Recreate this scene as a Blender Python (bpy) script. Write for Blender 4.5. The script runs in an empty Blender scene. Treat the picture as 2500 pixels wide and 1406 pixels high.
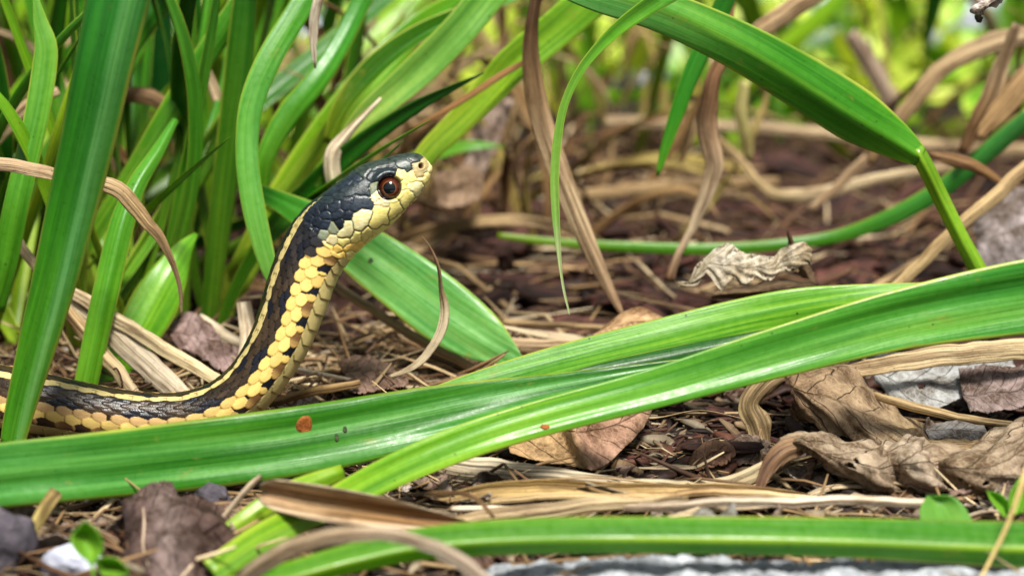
import bpy, math, random
import numpy as np
from mathutils import Vector, noise as mnoise

rnd = random.Random(7)
nprng = np.random.default_rng(7)
scene = bpy.context.scene
COL = scene.collection
CM = 0.01                       # the scene is worked out in centimetres and built in metres

# ---------------------------------------------------------------- camera
PITCH = math.radians(12.0)
DIST = 35.0
ZT = 2.42
FW = np.array([0.0, math.cos(PITCH), -math.sin(PITCH)])
RT = np.array([1.0, 0.0, 0.0])
UP = np.array([0.0, math.sin(PITCH), math.cos(PITCH)])
TARGET = np.array([0.0, 0.0, ZT])
CAM = TARGET - FW * DIST
K = 8.0 / DIST / 1250.0
cd = bpy.data.cameras.new('camera')
cam = bpy.data.objects.new('camera', cd)
COL.objects.link(cam)
cam.location = Vector(CAM * CM)
cam.rotation_euler = (math.pi / 2 - PITCH, 0, 0)
cd.sensor_width = 36.0
cd.lens = 36.0 / 2 / (8.0 / DIST)
cd.clip_start = 0.01
cd.clip_end = 60.0
cd.dof.use_dof = True
cd.dof.focus_distance = 0.346
cd.dof.aperture_fstop = 19.0
scene.camera = cam

# ---------------------------------------------------------------- sky, sun, exposure
SUN_EL, SUN_AZ = math.radians(62), math.radians(163)      # azimuth from +Y towards +X
world = bpy.data.worlds.new('World')
scene.world = world
world.use_nodes = True
wn = world.node_tree
wn.nodes.clear()
sky = wn.nodes.new('ShaderNodeTexSky')
sky.sky_type = 'NISHITA'
sky.sun_disc = False
sky.sun_elevation = SUN_EL
sky.sun_rotation = SUN_AZ
sky.air_density = 1.0
sky.dust_density = 4.0
sky.ozone_density = 1.0
wh = wn.nodes.new('ShaderNodeHueSaturation')
wh.inputs['Saturation'].default_value = 0.28
bg = wn.nodes.new('ShaderNodeBackground')
bg.inputs['Strength'].default_value = 0.055
wo = wn.nodes.new('ShaderNodeOutputWorld')
wn.links.new(sky.outputs[0], wh.inputs['Color'])
wn.links.new(wh.outputs[0], bg.inputs['Color'])
wn.links.new(bg.outputs[0], wo.inputs['Surface'])
sd = bpy.data.lights.new('sun', 'SUN')
sd.energy = 4.2
sd.angle = math.radians(13)
sd.color = (1.0, 0.96, 0.88)
sun = bpy.data.objects.new('sun', sd)
COL.objects.link(sun)
sdir = Vector((math.sin(SUN_AZ) * math.cos(SUN_EL), math.cos(SUN_AZ) * math.cos(SUN_EL) , math.sin(SUN_EL)))
sun.rotation_euler = sdir.to_track_quat('Z', 'Y').to_euler()
vs = scene.view_settings
vs.view_transform = 'Standard'
vs.look = 'None'
vs.gamma = 1.0
vs.use_curve_mapping = False
vs.exposure = 0.85
scene.render.engine = 'CYCLES'
cy = scene.cycles
cy.max_bounces = 7
cy.diffuse_bounces = 3
cy.glossy_bounces = 3
cy.transmission_bounces = 4
cy.use_denoising = True

# ---------------------------------------------------------------- placing helpers (centimetres)
def ray(px, py):
    return FW + RT * ((px - 1250.0) * K) + UP * ((703.0 - py) * K)
def P(px, py, Y):                    # point of the place seen there, on the vertical plane y = Y
    d = ray(px, py)
    return CAM + d * ((Y - CAM[1]) / d[1])
def G(px, py, z=0.0):                # on the ground
    d = ray(px, py)
    return CAM + d * ((z - CAM[2]) / d[2])
def I(px, py, dz=0.0):               # on a plane square to the view, dz behind the focus
    return CAM + ray(px, py) * (DIST + dz)
def depth(p):
    return float(np.dot(p - CAM, FW))
def project(v):                      # (N,3) -> picture coordinates, for finding the head plates
    q = v - CAM
    z = q @ FW
    return np.stack([1250 + (q @ RT) / z / K, 703 - (q @ UP) / z / K], 1)

def gz(x, y):                        # ground height, vectorised, cm
    x = np.asarray(x, float); y = np.asarray(y, float)
    h = 0.16 * np.sin(x * 0.55 + 1.0) * np.cos(y * 0.48) + 0.09 * np.sin(x * 1.7 + y * 0.9) * np.sin(y * 1.4 + 0.5)
    h = 0.6 * h * np.clip(1.5 - np.abs(y) / 60, 0.2, 1) - 0.12
    return h

# ---------------------------------------------------------------- mesh helpers
def tag(o, label=None, cat=None, group=None, kind=None):
    if label: o['label'] = label
    if cat: o['category'] = cat
    if group: o['group'] = group
    if kind: o['kind'] = kind
    return o

def mesh_obj(name, V, F, mat, origin=(0, 0, 0), parent=None, attrs=None, smooth=True, parent_origin=None):
    """V in world centimetres; F is an (n,4) array, an (n,3) array or a list of tuples."""
    origin = np.asarray(origin, float)
    V = (np.asarray(V, float) - origin) * CM
    me = bpy.data.meshes.new(name)
    if isinstance(F, np.ndarray):
        k = F.shape[1]
        me.vertices.add(len(V)); me.vertices.foreach_set('co', V.astype(np.float32).ravel())
        me.loops.add(F.size); me.loops.foreach_set('vertex_index', F.astype(np.int32).ravel())
        me.polygons.add(len(F)); me.polygons.foreach_set('loop_start', np.arange(0, F.size, k, dtype=np.int32))
        me.update(calc_edges=True)
        me.validate()
    else:
        me.from_pydata([tuple(v) for v in V], [], F)
        me.update()
    if smooth:
        me.polygons.foreach_set('use_smooth', np.ones(len(me.polygons), dtype=bool))
    for an, (ty, arr) in (attrs or {}).items():
        a = me.attributes.new(an, ty, 'POINT')
        arr = np.asarray(arr, np.float32)
        if ty == 'FLOAT_COLOR':
            if arr.shape[1] == 3: arr = np.concatenate([arr, np.ones((len(arr), 1), np.float32)], 1)
            a.data.foreach_set('color', arr.ravel())
        elif ty == 'FLOAT_VECTOR':
            a.data.foreach_set('vector', arr.ravel())
        else:
            a.data.foreach_set('value', arr.ravel())
    if mat: me.materials.append(mat)
    o = bpy.data.objects.new(name, me)
    COL.objects.link(o)
    if parent is not None:
        o.parent = parent
        po = np.asarray(parent_origin if parent_origin is not None else (0, 0, 0), float)
        o.location = Vector((origin - po) * CM)
    else:
        o.location = Vector(origin * CM)
    return o

def empty(name, origin):
    o = bpy.data.objects.new(name, None)
    COL.objects.link(o)
    o.empty_display_size = 0.005
    o.location = Vector(np.asarray(origin, float) * CM)
    return o

def catmull(pts, n):
    """resample the rows of pts to n rows, even along the length of the first three columns"""
    pts = np.asarray(pts, float)
    if len(pts) == 2: pts = np.array([pts[0], (pts[0] + pts[1]) / 2, pts[1]])
    p = np.vstack([2 * pts[0] - pts[1], pts, 2 * pts[-1] - pts[-2]])
    out = []
    sub = 24
    for i in range(1, len(p) - 2):
        t = np.linspace(0, 1, sub, endpoint=False)[:, None]
        a, b, c, d = p[i - 1], p[i], p[i + 1], p[i + 2]
        out.append(0.5 * ((2 * b) + (-a + c) * t + (2 * a - 5 * b + 4 * c - d) * t ** 2 + (-a + 3 * b - 3 * c + d) * t ** 3))
    out.append(pts[-1:])
    q = np.vstack(out)
    s = np.concatenate([[0], np.cumsum(np.linalg.norm(np.diff(q[:, :3], axis=0), axis=1))])
    if n is None: return q, s
    ss = np.linspace(0, s[-1], n)
    return np.stack([np.interp(ss, s, q[:, j]) for j in range(q.shape[1])], 1), ss

def ramp(stops, t):
    ts = [s[0] for s in stops]
    return np.stack([np.interp(t, ts, [s[1][j] for s in stops]) for j in range(3)], -1)

def wob(x, seed, f=1.0):              # cheap smooth 1-D noise in about -1..1
    r = np.random.default_rng(seed)
    y = np.zeros_like(x, dtype=float)
    for o in range(4):
        y += np.sin(x * f * (1.7 ** o) * r.uniform(.8, 1.25) + r.uniform(0, 6.28)) / (1.5 ** o)
    return y / 2.2

def norm(v):
    return v / np.maximum(np.linalg.norm(v, axis=-1, keepdims=True), 1e-9)

# ---------------------------------------------------------------- materials
def new_mat(name):
    m = bpy.data.materials.new(name)
    m.use_nodes = True
    nt = m.node_tree
    nt.nodes.clear()
    return m, nt
class N:
    """small wrapper for writing node graphs"""
    def __init__(s, nt): s.nt = nt
    def node(s, ty, **kw):
        n = s.nt.nodes.new(ty)
        for k, v in kw.items(): setattr(n, k, v)
        return n
    def link(s, a, b): s.nt.links.new(a, b)
    def setv(s, sock, v):
        if hasattr(v, 'is_output') or isinstance(v, bpy.types.NodeSocket): s.link(v, sock)
        else: sock.default_value = v
    def math(s, op, a, b=0.0, c=None, clamp=False):
        n = s.node('ShaderNodeMath', operation=op, use_clamp=clamp)
        s.setv(n.inputs[0], a); s.setv(n.inputs[1], b)
        if c is not None: s.setv(n.inputs[2], c)
        return n.outputs[0]
    def vmath(s, op, a, b):
        n = s.node('ShaderNodeVectorMath', operation=op)
        s.setv(n.inputs[0], a); s.setv(n.inputs[1], b)
        return n.outputs[0]
    def mix(s, f, a, b, blend='MIX'):
        n = s.node('ShaderNodeMix', data_type='RGBA', blend_type=blend)
        s.setv(n.inputs[0], f); s.setv(n.inputs[6], a); s.setv(n.inputs[7], b)
        return n.outputs[2]
    def noise(s, vec, scale, detail=3.0, rough=0.55):
        n = s.node('ShaderNodeTexNoise')
        s.link(vec, n.inputs['Vector'])
        n.inputs['Scale'].default_value = scale; n.inputs['Detail'].default_value = detail; n.inputs['Roughness'].default_value = rough
        return n.outputs['Fac']
    def ramp(s, f, stops):
        n = s.node('ShaderNodeValToRGB')
        s.link(f, n.inputs[0])
        e = n.color_ramp.elements
        while len(e) < len(stops): e.new(0.5)
        for i, (p, c) in enumerate(stops):
            e[i].position = p; e[i].color = (*c, 1) if len(c) == 3 else c
        return n.outputs[0]
    def maprange(s, v, a, b, c=0.0, d=1.0):
        n = s.node('ShaderNodeMapRange')
        s.link(v, n.inputs[0])
        for i, x in enumerate((a, b, c, d)): n.inputs[i + 1].default_value = x
        return n.outputs[0]
    def attr(s, name):
        n = s.node('ShaderNodeAttribute'); n.attribute_name = name
        return n
    def bump(s, h, strength, dist):
        n = s.node('ShaderNodeBump')
        s.link(h, n.inputs['Height']); n.inputs['Strength'].default_value = strength; n.inputs['Distance'].default_value = dist
        return n.outputs[0]

def st_coords(g, sx=1.0, sy=1.0):
    """strip coordinates in cm (across, along) with an offset of its own for each object"""
    st = g.attr('st')
    oi = g.node('ShaderNodeObjectInfo')
    off = g.node('ShaderNodeCombineXYZ')
    r = g.math('MULTIPLY', oi.outputs['Random'], 57.0)
    g.link(r, off.inputs[0]); g.link(r, off.inputs[1]); g.link(r, off.inputs[2])
    sep = g.node('ShaderNodeSeparateXYZ'); g.link(st.outputs['Vector'], sep.inputs[0])
    comb = g.node('ShaderNodeCombineXYZ')
    g.link(g.math('MULTIPLY', sep.outputs[0], sx), comb.inputs[0])
    g.link(g.math('MULTIPLY', sep.outputs[1], sy), comb.inputs[1])
    return g.vmath('ADD', comb.outputs[0], off.outputs[0]), sep, oi

def mat_leaf(name, rough=0.32, trans=0.22, veins=0.75, edge=(0.36, 0.40, 0.05), speck=0.5):
    m, nt = new_mat(name); g = N(nt)
    col = g.attr('Col').outputs['Color']
    v1, sep, oi = st_coords(g, 17.0, 0.35)
    vein = g.noise(v1, 1.0, 2.0, 0.6)
    v2, _, _ = st_coords(g, 3.2, 0.30)
    blot = g.noise(v2, 1.0, 3.0, 0.55)
    v3, _, _ = st_coords(g, 9.0, 9.0)
    fine = g.noise(v3, 1.0, 4.0, 0.7)
    c = g.mix(g.maprange(vein, 0.38, 0.62, 0.0, veins), col, g.mix(1.0, col, (0.38, 0.62, 0.35, 1), 'MULTIPLY'))
    c = g.mix(g.maprange(blot, 0.40, 0.64, 0.0, 0.8), c, g.mix(1.0, c, (1.65, 1.28, 1.2, 1), 'MULTIPLY'))
    c = g.mix(g.maprange(fine, 0.35, 0.7, 0.0, 0.4), c, g.mix(1.0, c, (1.5, 1.3, 1.6, 1), 'MULTIPLY'))
    # yellowish rims
    ab = g.math('ABSOLUTE', sep.outputs[2])
    c = g.mix(1.0, c, (0.68, 0.79, 0.50, 1), 'MULTIPLY')
    c = g.mix(g.math('MULTIPLY', g.maprange(ab, 0.88, 0.96), g.maprange(blot, 0.4, 0.6, 0.15, 0.85)), c, (*edge, 1))
    v6, _, _ = st_coords(g, 3.0, 1.3)
    age = g.noise(v6, 1.0, 5.0, 0.7)
    c = g.mix(g.maprange(age, 0.62, 0.72, 0.0, 0.55), c, (0.22, 0.22, 0.03, 1))
    # small dark flecks and pale scuffs
    v4, _, _ = st_coords(g, 5.0, 5.0)
    vo = g.node('ShaderNodeTexVoronoi'); g.link(v4, vo.inputs['Vector']); vo.inputs['Scale'].default_value = 1.0
    sepc = g.node('ShaderNodeSeparateColor'); g.link(vo.outputs['Color'], sepc.inputs[0])
    rare = g.math('GREATER_THAN', sepc.outputs[0], 0.66)
    spot = g.math('MULTIPLY', g.math('LESS_THAN', vo.outputs['Distance'], g.math('MULTIPLY', sepc.outputs[1], 0.14)), rare)
    c = g.mix(g.math('MULTIPLY', spot, speck), c, (0.02, 0.035, 0.01, 1))
    v5, _, _ = st_coords(g, 6.0, 1.2)
    scuff = g.noise(v5, 1.0, 5.0, 0.75)
    c = g.mix(g.maprange(scuff, 0.66, 0.78, 0.0, 0.3), c, (0.34, 0.46, 0.22, 1))
    pb = g.node('ShaderNodeBsdfPrincipled')
    g.link(c, pb.inputs['Base Color'])
    g.link(g.maprange(fine, 0.3, 0.7, rough - 0.07, rough + 0.14), pb.inputs['Roughness'])
    pb.inputs['Specular IOR Level'].default_value = 0.4
    hgt = g.math('ADD', g.math('MULTIPLY', vein, 0.7), g.math('MULTIPLY', fine, 0.25))
    nb = g.bump(hgt, 0.5, 0.00022)
    g.link(nb, pb.inputs['Normal'])
    tr = g.node('ShaderNodeBsdfTranslucent')
    g.link(g.mix(1.0, c, (2.0, 1.8, 0.4, 1), 'MULTIPLY'), tr.inputs['Color'])
    mx = g.node('ShaderNodeMixShader'); mx.inputs[0].default_value = trans
    g.link(pb.outputs[0], mx.inputs[1]); g.link(tr.outputs[0], mx.inputs[2])
    out = g.node('ShaderNodeOutputMaterial'); g.link(mx.outputs[0], out.inputs[0])
    return m

def mat_straw(name, rough=0.62, trans=0.12, dark=(0.32, 0.27, 0.22)):
    m, nt = new_mat(name); g = N(nt)
    col = g.attr('Col').outputs['Color']
    v1, sep, oi = st_coords(g, 19.0, 0.35)
    fib = g.noise(v1, 1.0, 3.0, 0.7)
    v2, _, _ = st_coords(g, 5.0, 1.1)
    blot = g.noise(v2, 1.0, 5.0, 0.65)
    v3, _, _ = st_coords(g, 16.0, 12.0)
    fine = g.noise(v3, 1.0, 4.0, 0.7)
    c = g.mix(g.maprange(fib, 0.44, 0.60, 0.0, 0.9), col, g.mix(1.0, col, (*dark, 1), 'MULTIPLY'))
    c = g.mix(g.maprange(blot, 0.50, 0.68, 0.0, 0.8), c, g.mix(1.0, c, (0.40, 0.32, 0.25, 1), 'MULTIPLY'))
    c = g.mix(g.maprange(fine, 0.62, 0.74, 0.0, 0.8), c, (0.05, 0.035, 0.02, 1))
    c = g.mix(1.0, c, (1.12, 1.0, 0.80, 1), 'MULTIPLY')
    pb = g.node('ShaderNodeBsdfPrincipled')
    g.link(c, pb.inputs['Base Color'])
    pb.inputs['Roughness'].default_value = rough
    pb.inputs['Specular IOR Level'].default_value = 0.3
    hgt = g.math('ADD', fib, g.math('MULTIPLY', fine, 0.3))
    g.link(g.bump(hgt, 0.9, 0.0005), pb.inputs['Normal'])
    tr = g.node('ShaderNodeBsdfTranslucent'); g.link(c, tr.inputs['Color'])
    mx = g.node('ShaderNodeMixShader'); mx.inputs[0].default_value = trans
    g.link(pb.outputs[0], mx.inputs[1]); g.link(tr.outputs[0], mx.inputs[2])
    out = g.node('ShaderNodeOutputMaterial'); g.link(mx.outputs[0], out.inputs[0])
    return m

def mat_dryleaf(name, trans=0.15, bd=(0.26, 0.19, 0.13)):
    """needs 'st' = (across -1..1, along 0..1, size in cm) and 'Col'"""
    m, nt = new_mat(name); g = N(nt)
    col = g.attr('Col').outputs['Color']
    st = g.attr('st'); sep = g.node('ShaderNodeSeparateXYZ'); g.link(st.outputs['Vector'], sep.inputs[0])
    a, b = sep.outputs[0], sep.outputs[1]
    oi = g.node('ShaderNodeObjectInfo')
    tc = g.node('ShaderNodeTexCoord')
    ob = g.vmath('SCALE', tc.outputs['Object'], (0, 0, 0))
    nt.nodes[-1].inputs['Scale'].default_value = 100.0
    wobn = g.noise(ob, 1.6, 2.0, 0.5)
    aa = g.math('ABSOLUTE', a)
    # side veins run forward from the midrib
    ph = g.math('SUBTRACT', g.math('MULTIPLY', b, 7.0), g.math('MULTIPLY', aa, 1.7))
    ph = g.math('ADD', ph, g.math('MULTIPLY', wobn, 0.9))
    fr = g.math('ABSOLUTE', g.math('SUBTRACT', g.math('FRACT', ph), 0.5))
    side = g.maprange(fr, 0.0, 0.035, 1.0, 0.0)
    mid = g.maprange(aa, 0.0, 0.035, 1.0, 0.0)
    ve = g.math('MAXIMUM', side, mid)
    vo = g.node('ShaderNodeTexVoronoi', feature='DISTANCE_TO_EDGE'); g.link(ob, vo.inputs['Vector']); vo.inputs['Scale'].default_value = 8.0
    net = g.maprange(vo.outputs['Distance'], 0.0, 0.09, 1.0, 0.0)
    blot = g.noise(ob, 1.7, 6.0, 0.7)
    fine = g.noise(ob, 9.0, 5.0, 0.7)
    c = g.mix(g.maprange(blot, 0.38, 0.60, 0.0, 0.95), g.mix(1.0, col, (1.25, 1.22, 1.2, 1), 'MULTIPLY'), g.mix(1.0, col, (*bd, 1), 'MULTIPLY'))
    c = g.mix(g.maprange(fine, 0.35, 0.7, 0.0, 0.6), c, g.mix(1.0, c, (0.5, 0.42, 0.36, 1), 'MULTIPLY'))
    c = g.mix(g.math('MULTIPLY', net, 0.30), c, g.mix(1.0, col, (1.5, 1.45, 1.3, 1), 'MULTIPLY'))
    c = g.mix(g.math('MULTIPLY', ve, 0.4), c, g.mix(1.0, col, (0.62, 0.5, 0.38, 1), 'MULTIPLY'))
    sp = g.noise(ob, 22.0, 2.0, 0.5)
    c = g.mix(g.maprange(sp, 0.68, 0.72, 0.0, 0.8), c, (0.03, 0.02, 0.012, 1))
    pb = g.node('ShaderNodeBsdfPrincipled')
    g.link(c, pb.inputs['Base Color']); pb.inputs['Roughness'].default_value = 0.6
    pb.inputs['Specular IOR Level'].default_value = 0.25
    h = g.math('ADD', g.math('MULTIPLY', ve, 0.7), g.math('ADD', g.math('MULTIPLY', fine, 0.5), g.math('MULTIPLY', net, 0.06)))
    g.link(g.bump(h, 1.0, 0.0006), pb.inputs['Normal'])
    tr = g.node('ShaderNodeBsdfTranslucent'); g.link(c, tr.inputs['Color'])
    mx = g.node('ShaderNodeMixShader'); mx.inputs[0].default_value = trans
    g.link(pb.outputs[0], mx.inputs[1]); g.link(tr.outputs[0], mx.inputs[2])
    out = g.node('ShaderNodeOutputMaterial'); g.link(mx.outputs[0], out.inputs[0])
    return m

def mat_obj(name, stops, scale=3.0, rough=0.8, bump=0.6, bdist=0.0006, stretch=(1, 1, 1), spec=0.3, use_random=0.0, detail=6.0, trans=0.0):
    m, nt = new_mat(name); g = N(nt)
    tc = g.node('ShaderNodeTexCoord')
    mp = g.node('ShaderNodeMapping'); g.link(tc.outputs['Object'], mp.inputs[0])
    mp.inputs['Scale'].default_value = tuple(100.0 * s for s in stretch)
    oi = g.node('ShaderNodeObjectInfo')
    vec = mp.outputs[0]
    of = g.node('ShaderNodeCombineXYZ'); r = g.math('MULTIPLY', oi.outputs['Random'], 31.0)
    g.link(r, of.inputs[0]); g.link(r, of.inputs[1]); vec = g.vmath('ADD', vec, of.outputs[0])
    f = g.noise(vec, scale, detail, 0.65)
    c = g.ramp(f, stops)
    if use_random:
        hs = g.node('ShaderNodeHueSaturation'); g.link(c, hs.inputs['Color'])
        g.link(g.maprange(oi.outputs['Random'], 0, 1, 1 - use_random, 1 + use_random), hs.inputs['Value'])
        c = hs.outputs[0]
    pb = g.node('ShaderNodeBsdfPrincipled'); g.link(c, pb.inputs['Base Color'])
    pb.inputs['Roughness'].default_value = rough
    pb.inputs['Specular IOR Level'].default_value = spec
    g.link(g.bump(f, bump, bdist), pb.inputs['Normal'])
    out = g.node('ShaderNodeOutputMaterial')
    if trans:
        tr = g.node('ShaderNodeBsdfTranslucent'); g.link(g.mix(1.0, c, (1.8, 1.6, 0.6, 1), 'MULTIPLY'), tr.inputs['Color'])
        mx = g.node('ShaderNodeMixShader'); mx.inputs[0].default_value = trans
        g.link(pb.outputs[0], mx.inputs[1]); g.link(tr.outputs[0], mx.inputs[2]); g.link(mx.outputs[0], out.inputs[0])
    else:
        g.link(pb.outputs[0], out.inputs[0])
    return m

M_LEAF = mat_leaf('leaf_green')
M_LEAF_RIB = mat_leaf('leaf_green_ribbed', veins=1.0, speck=0.9)
M_STRAW = mat_straw('dry_straw')
M_DRY = mat_dryleaf('dry_leaf')
M_DRY_PALE = mat_dryleaf('pale_dry_leaf', .25, (.72, .62, .48))
M_SOIL = mat_obj('soil', [(0.3, (0.006, 0.004, 0.003)), (0.55, (0.018, 0.011, 0.008)), (0.75, (0.05, 0.032, 0.024))], 2.2, 0.9, 1.0, 0.002)
M_BARK = mat_obj('bark_mulch', [(0.36, (0.006, 0.003, 0.002)), (0.5, (0.042, 0.015, 0.010)), (0.70, (0.13, 0.050, 0.036))], 2.2, 0.75, 0.9, 0.0012, (0.5, 4.0, 4.0), use_random=0.55)
M_STONE = mat_obj('pale_stone_or_spot', [(0.3, (0.08, 0.08, 0.08)), (0.45, (0.26, 0.28, 0.30)), (0.70, (0.50, 0.53, 0.56))], 5.0, 0.8, 0.9, 0.001)
M_ROCK = mat_obj('dark_rock', [(0.3, (0.02, 0.018, 0.022)), (0.6, (0.075, 0.065, 0.080)), (0.8, (0.16, 0.13, 0.14))], 4.0, 0.7, 0.9, 0.001)
M_PEB = mat_obj('white_pebble', [(0.3, (0.35, 0.37, 0.48)), (0.7, (0.62, 0.65, 0.74))], 6.0, 0.5, 0.4, 0.0004)
M_RUST = mat_obj('rust_spot', [(0.3, (0.10, 0.022, 0.003)), (0.7, (0.36, 0.11, 0.015))], 14.0, 0.6, 0.8, 0.0004)
M_FAR = mat_obj('far_foliage', [(0.35, (0.03, 0.11, 0.005)), (0.46, (0.16, 0.38, 0.012)), (0.58, (0.55, 0.68, 0.08))], 0.25, 0.4, 0.2, 0.0004, spec=0.5, trans=0.3, detail=2.0)

# colours
GR_MID = (0.035, 0.19, 0.006); GR_DEEP = (0.010, 0.095, 0.006); GR_TEAL = (0.05, 0.27, 0.060)
GR_LIGHT = (0.15, 0.36, 0.03); GR_YEL = (0.30, 0.44, 0.025); GR_PALE = (0.20, 0.40, 0.10)
TAN = (0.40, 0.30, 0.17); PALE = (0.58, 0.52, 0.40); GREY = (0.42, 0.38, 0.33); WHITE = (0.68, 0.65, 0.58)
BROWN = (0.20, 0.12, 0.06); DKBR = (0.07, 0.042, 0.025); GOLD = (0.42, 0.29, 0.10)

# ---------------------------------------------------------------- blade builder
SEED = [100]
def blade_mesh(ctrl, widths, rolls, fold, thick, cols, na=8, step=0.12, ripple=0.0, wobble=0.0, view=True, edge_noise=0.0, camber=0.0, rim=None, prof3=0.0, ridge=0.0, rib_sheen=None, kink=0.0):
    SEED[0] += 1
    sd = SEED[0]
    rows = np.column_stack([ctrl, widths, rolls])
    q, s = catmull(rows, None)
    n = int(min(260, max(10, s[-1] / step)))
    q, ss = catmull(rows, n)
    p = q[:, :3]; w = np.maximum(q[:, 3], 0.012); rl = np.radians(q[:, 4])
    t = ss / ss[-1]
    if kink:
        for ax_ in range(3):
            z_ = np.abs(((ss * 1.1 + 7 * ax_ + sd * .37) % 2) - 1) - .5
            p[:, ax_] += kink * (z_ * .8 + .6 * wob(ss, sd + 30 + ax_, 3.0)) * np.clip(w / .15, .2, 1)
    w = w * (1 + wobble * wob(ss, sd, 1.3))
    T = norm(np.gradient(p, axis=0))
    if view is True:
        vd = norm(CAM - p)
    else:
        vd = np.tile(np.asarray(view, float), (n, 1))
    S = norm(np.cross(T, vd))
    Nn = norm(np.cross(S, T))
    c, sn = np.cos(rl)[:, None], np.sin(rl)[:, None]
    S2 = S * c + Nn * sn
    N2 = Nn * c - S * sn
    u = np.linspace(-1, 1, na + 1)
    if isinstance(fold, (int, float)): fold = [(0, fold), (1, fold)]
    fo = np.interp(t, [f[0] for f in fold], [f[1] for f in fold])
    prof = -np.sqrt((u - ridge) ** 2 + 0.012) + 0.11
    en = 1 + edge_noise * np.stack([wob(ss * 1.0, sd + 5 + int(k > 0), 9.0) for k in u], 1) * (np.abs(u) > 0.8)
    off = (fo * w / 2)[:, None] * prof[None, :] + (camber * w / 2)[:, None] * (1 - u ** 2)[None, :]
    off = off + (w / 2)[:, None] * ripple * (np.sin(u * 7.0)[None, :] * wob(ss, sd + 1, 0.5)[:, None] + 0.6 * wob(ss, sd + 2, 2.2)[:, None] * (u ** 2)[None, :])
    if prof3: off = off + (w / 2)[:, None] * prof3 * np.cos(u * 8.5 + 0.9 * wob(ss, sd + 9, .35)[:, None])
    top = p[:, None, :] + S2[:, None, :] * ((w / 2)[:, None] * u[None, :] * en)[:, :, None] + N2[:, None, :] * off[:, :, None]
    th = np.minimum(thick, w * 0.35)[:, None] * (1 - 0.85 * u ** 4)[None, :]
    bot = top - N2[:, None, :] * th[:, :, None]
    loop = np.concatenate([top, bot[:, ::-1, :]], 1)
    m = loop.shape[1]
    V = loop.reshape(-1, 3)
    uu = np.concatenate([u, u[::-1]])
    st = np.zeros((n, m, 3))
    st[:, :, 0] = (w / 2)[:, None] * uu[None, :]
    st[:, :, 1] = ss[:, None]
    st[:, :, 2] = uu[None, :]
    cc = np.repeat(ramp(cols, t)[:, None, :], m, 1)
    if rim is not None:
        rw = np.clip((np.abs(uu) - rim[1]) / (1 - rim[1]) * 1.6, 0, 1)[None, :, None]
        cc = cc * (1 - rw) + np.array(rim[0])[None, None] * rw
    for mr in (rib_sheen if isinstance(rib_sheen, list) else [rib_sheen] if rib_sheen else []):  # lengthwise colour bands: a pale middle rib, on some leaves painted sheen
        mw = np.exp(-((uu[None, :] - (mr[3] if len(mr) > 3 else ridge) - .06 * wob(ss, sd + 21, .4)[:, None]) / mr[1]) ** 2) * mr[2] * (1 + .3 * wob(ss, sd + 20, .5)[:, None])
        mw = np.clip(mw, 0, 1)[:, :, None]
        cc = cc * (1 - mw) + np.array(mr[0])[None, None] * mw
    i = np.arange(n - 1)[:, None] * m; j = np.arange(m)[None, :]; j2 = (j + 1) % m
    F = np.stack([i + j, i + j2, i + m + j2, i + m + j], -1).reshape(-1, 4)
    caps = np.array([[k, m - 1 - k, m - 2 - k, k + 1] for k in range(na)])
    F = np.vstack([F, caps[:, ::-1][:, ::-1], (caps + (n - 1) * m)[:, ::-1]])
    return V, F, {'Col': ('FLOAT_COLOR', cc.reshape(-1, 3)), 'st': ('FLOAT_VECTOR', st.reshape(-1, 3))}, p

def blade(name, label, cat, pts, cols, mat=None, fold=0.25, thick=0.03, group=None, na=8, step=0.12, ripple=0.03, wobble=0.0, parent=None, po=None, edge_noise=0.0, camber=0.0, rim=None, prof3=0.0, ridge=0.0, rib_sheen=None, kink=0.0):
    ctrl = np.array([P(q[0], q[1], q[2]) for q in pts])
    rolls = np.array([q[4] if len(q) > 4 else 0.0 for q in pts])
    widths = np.array([q[3] * K * depth(c) / max(math.cos(math.radians(r)), 0.3) for q, c, r in zip(pts, ctrl, rolls)])
    if isinstance(cols[0], (float, int)): cols = [(0, cols), (1, cols)]
    V, F, at, p = blade_mesh(ctrl, widths, rolls, fold, thick, cols, na, step, ripple, wobble, edge_noise=edge_noise, camber=camber, rim=rim, prof3=prof3, ridge=ridge, rib_sheen=rib_sheen, kink=kink)
    origin = p[0] if p[0][2] < p[-1][2] else p[-1]
    o = mesh_obj(name, V, F, mat or M_LEAF, origin, parent, at, parent_origin=po)
    if parent is None: tag(o, label, cat, group)
    return o
# ---------------------------------------------------------------- the snake
def A_(x, y): return (850 + x / 7.81, 360 + y / 7.81)
def B_(x, y): return (700 + x / 6.39, 480 + y / 6.39)
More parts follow.
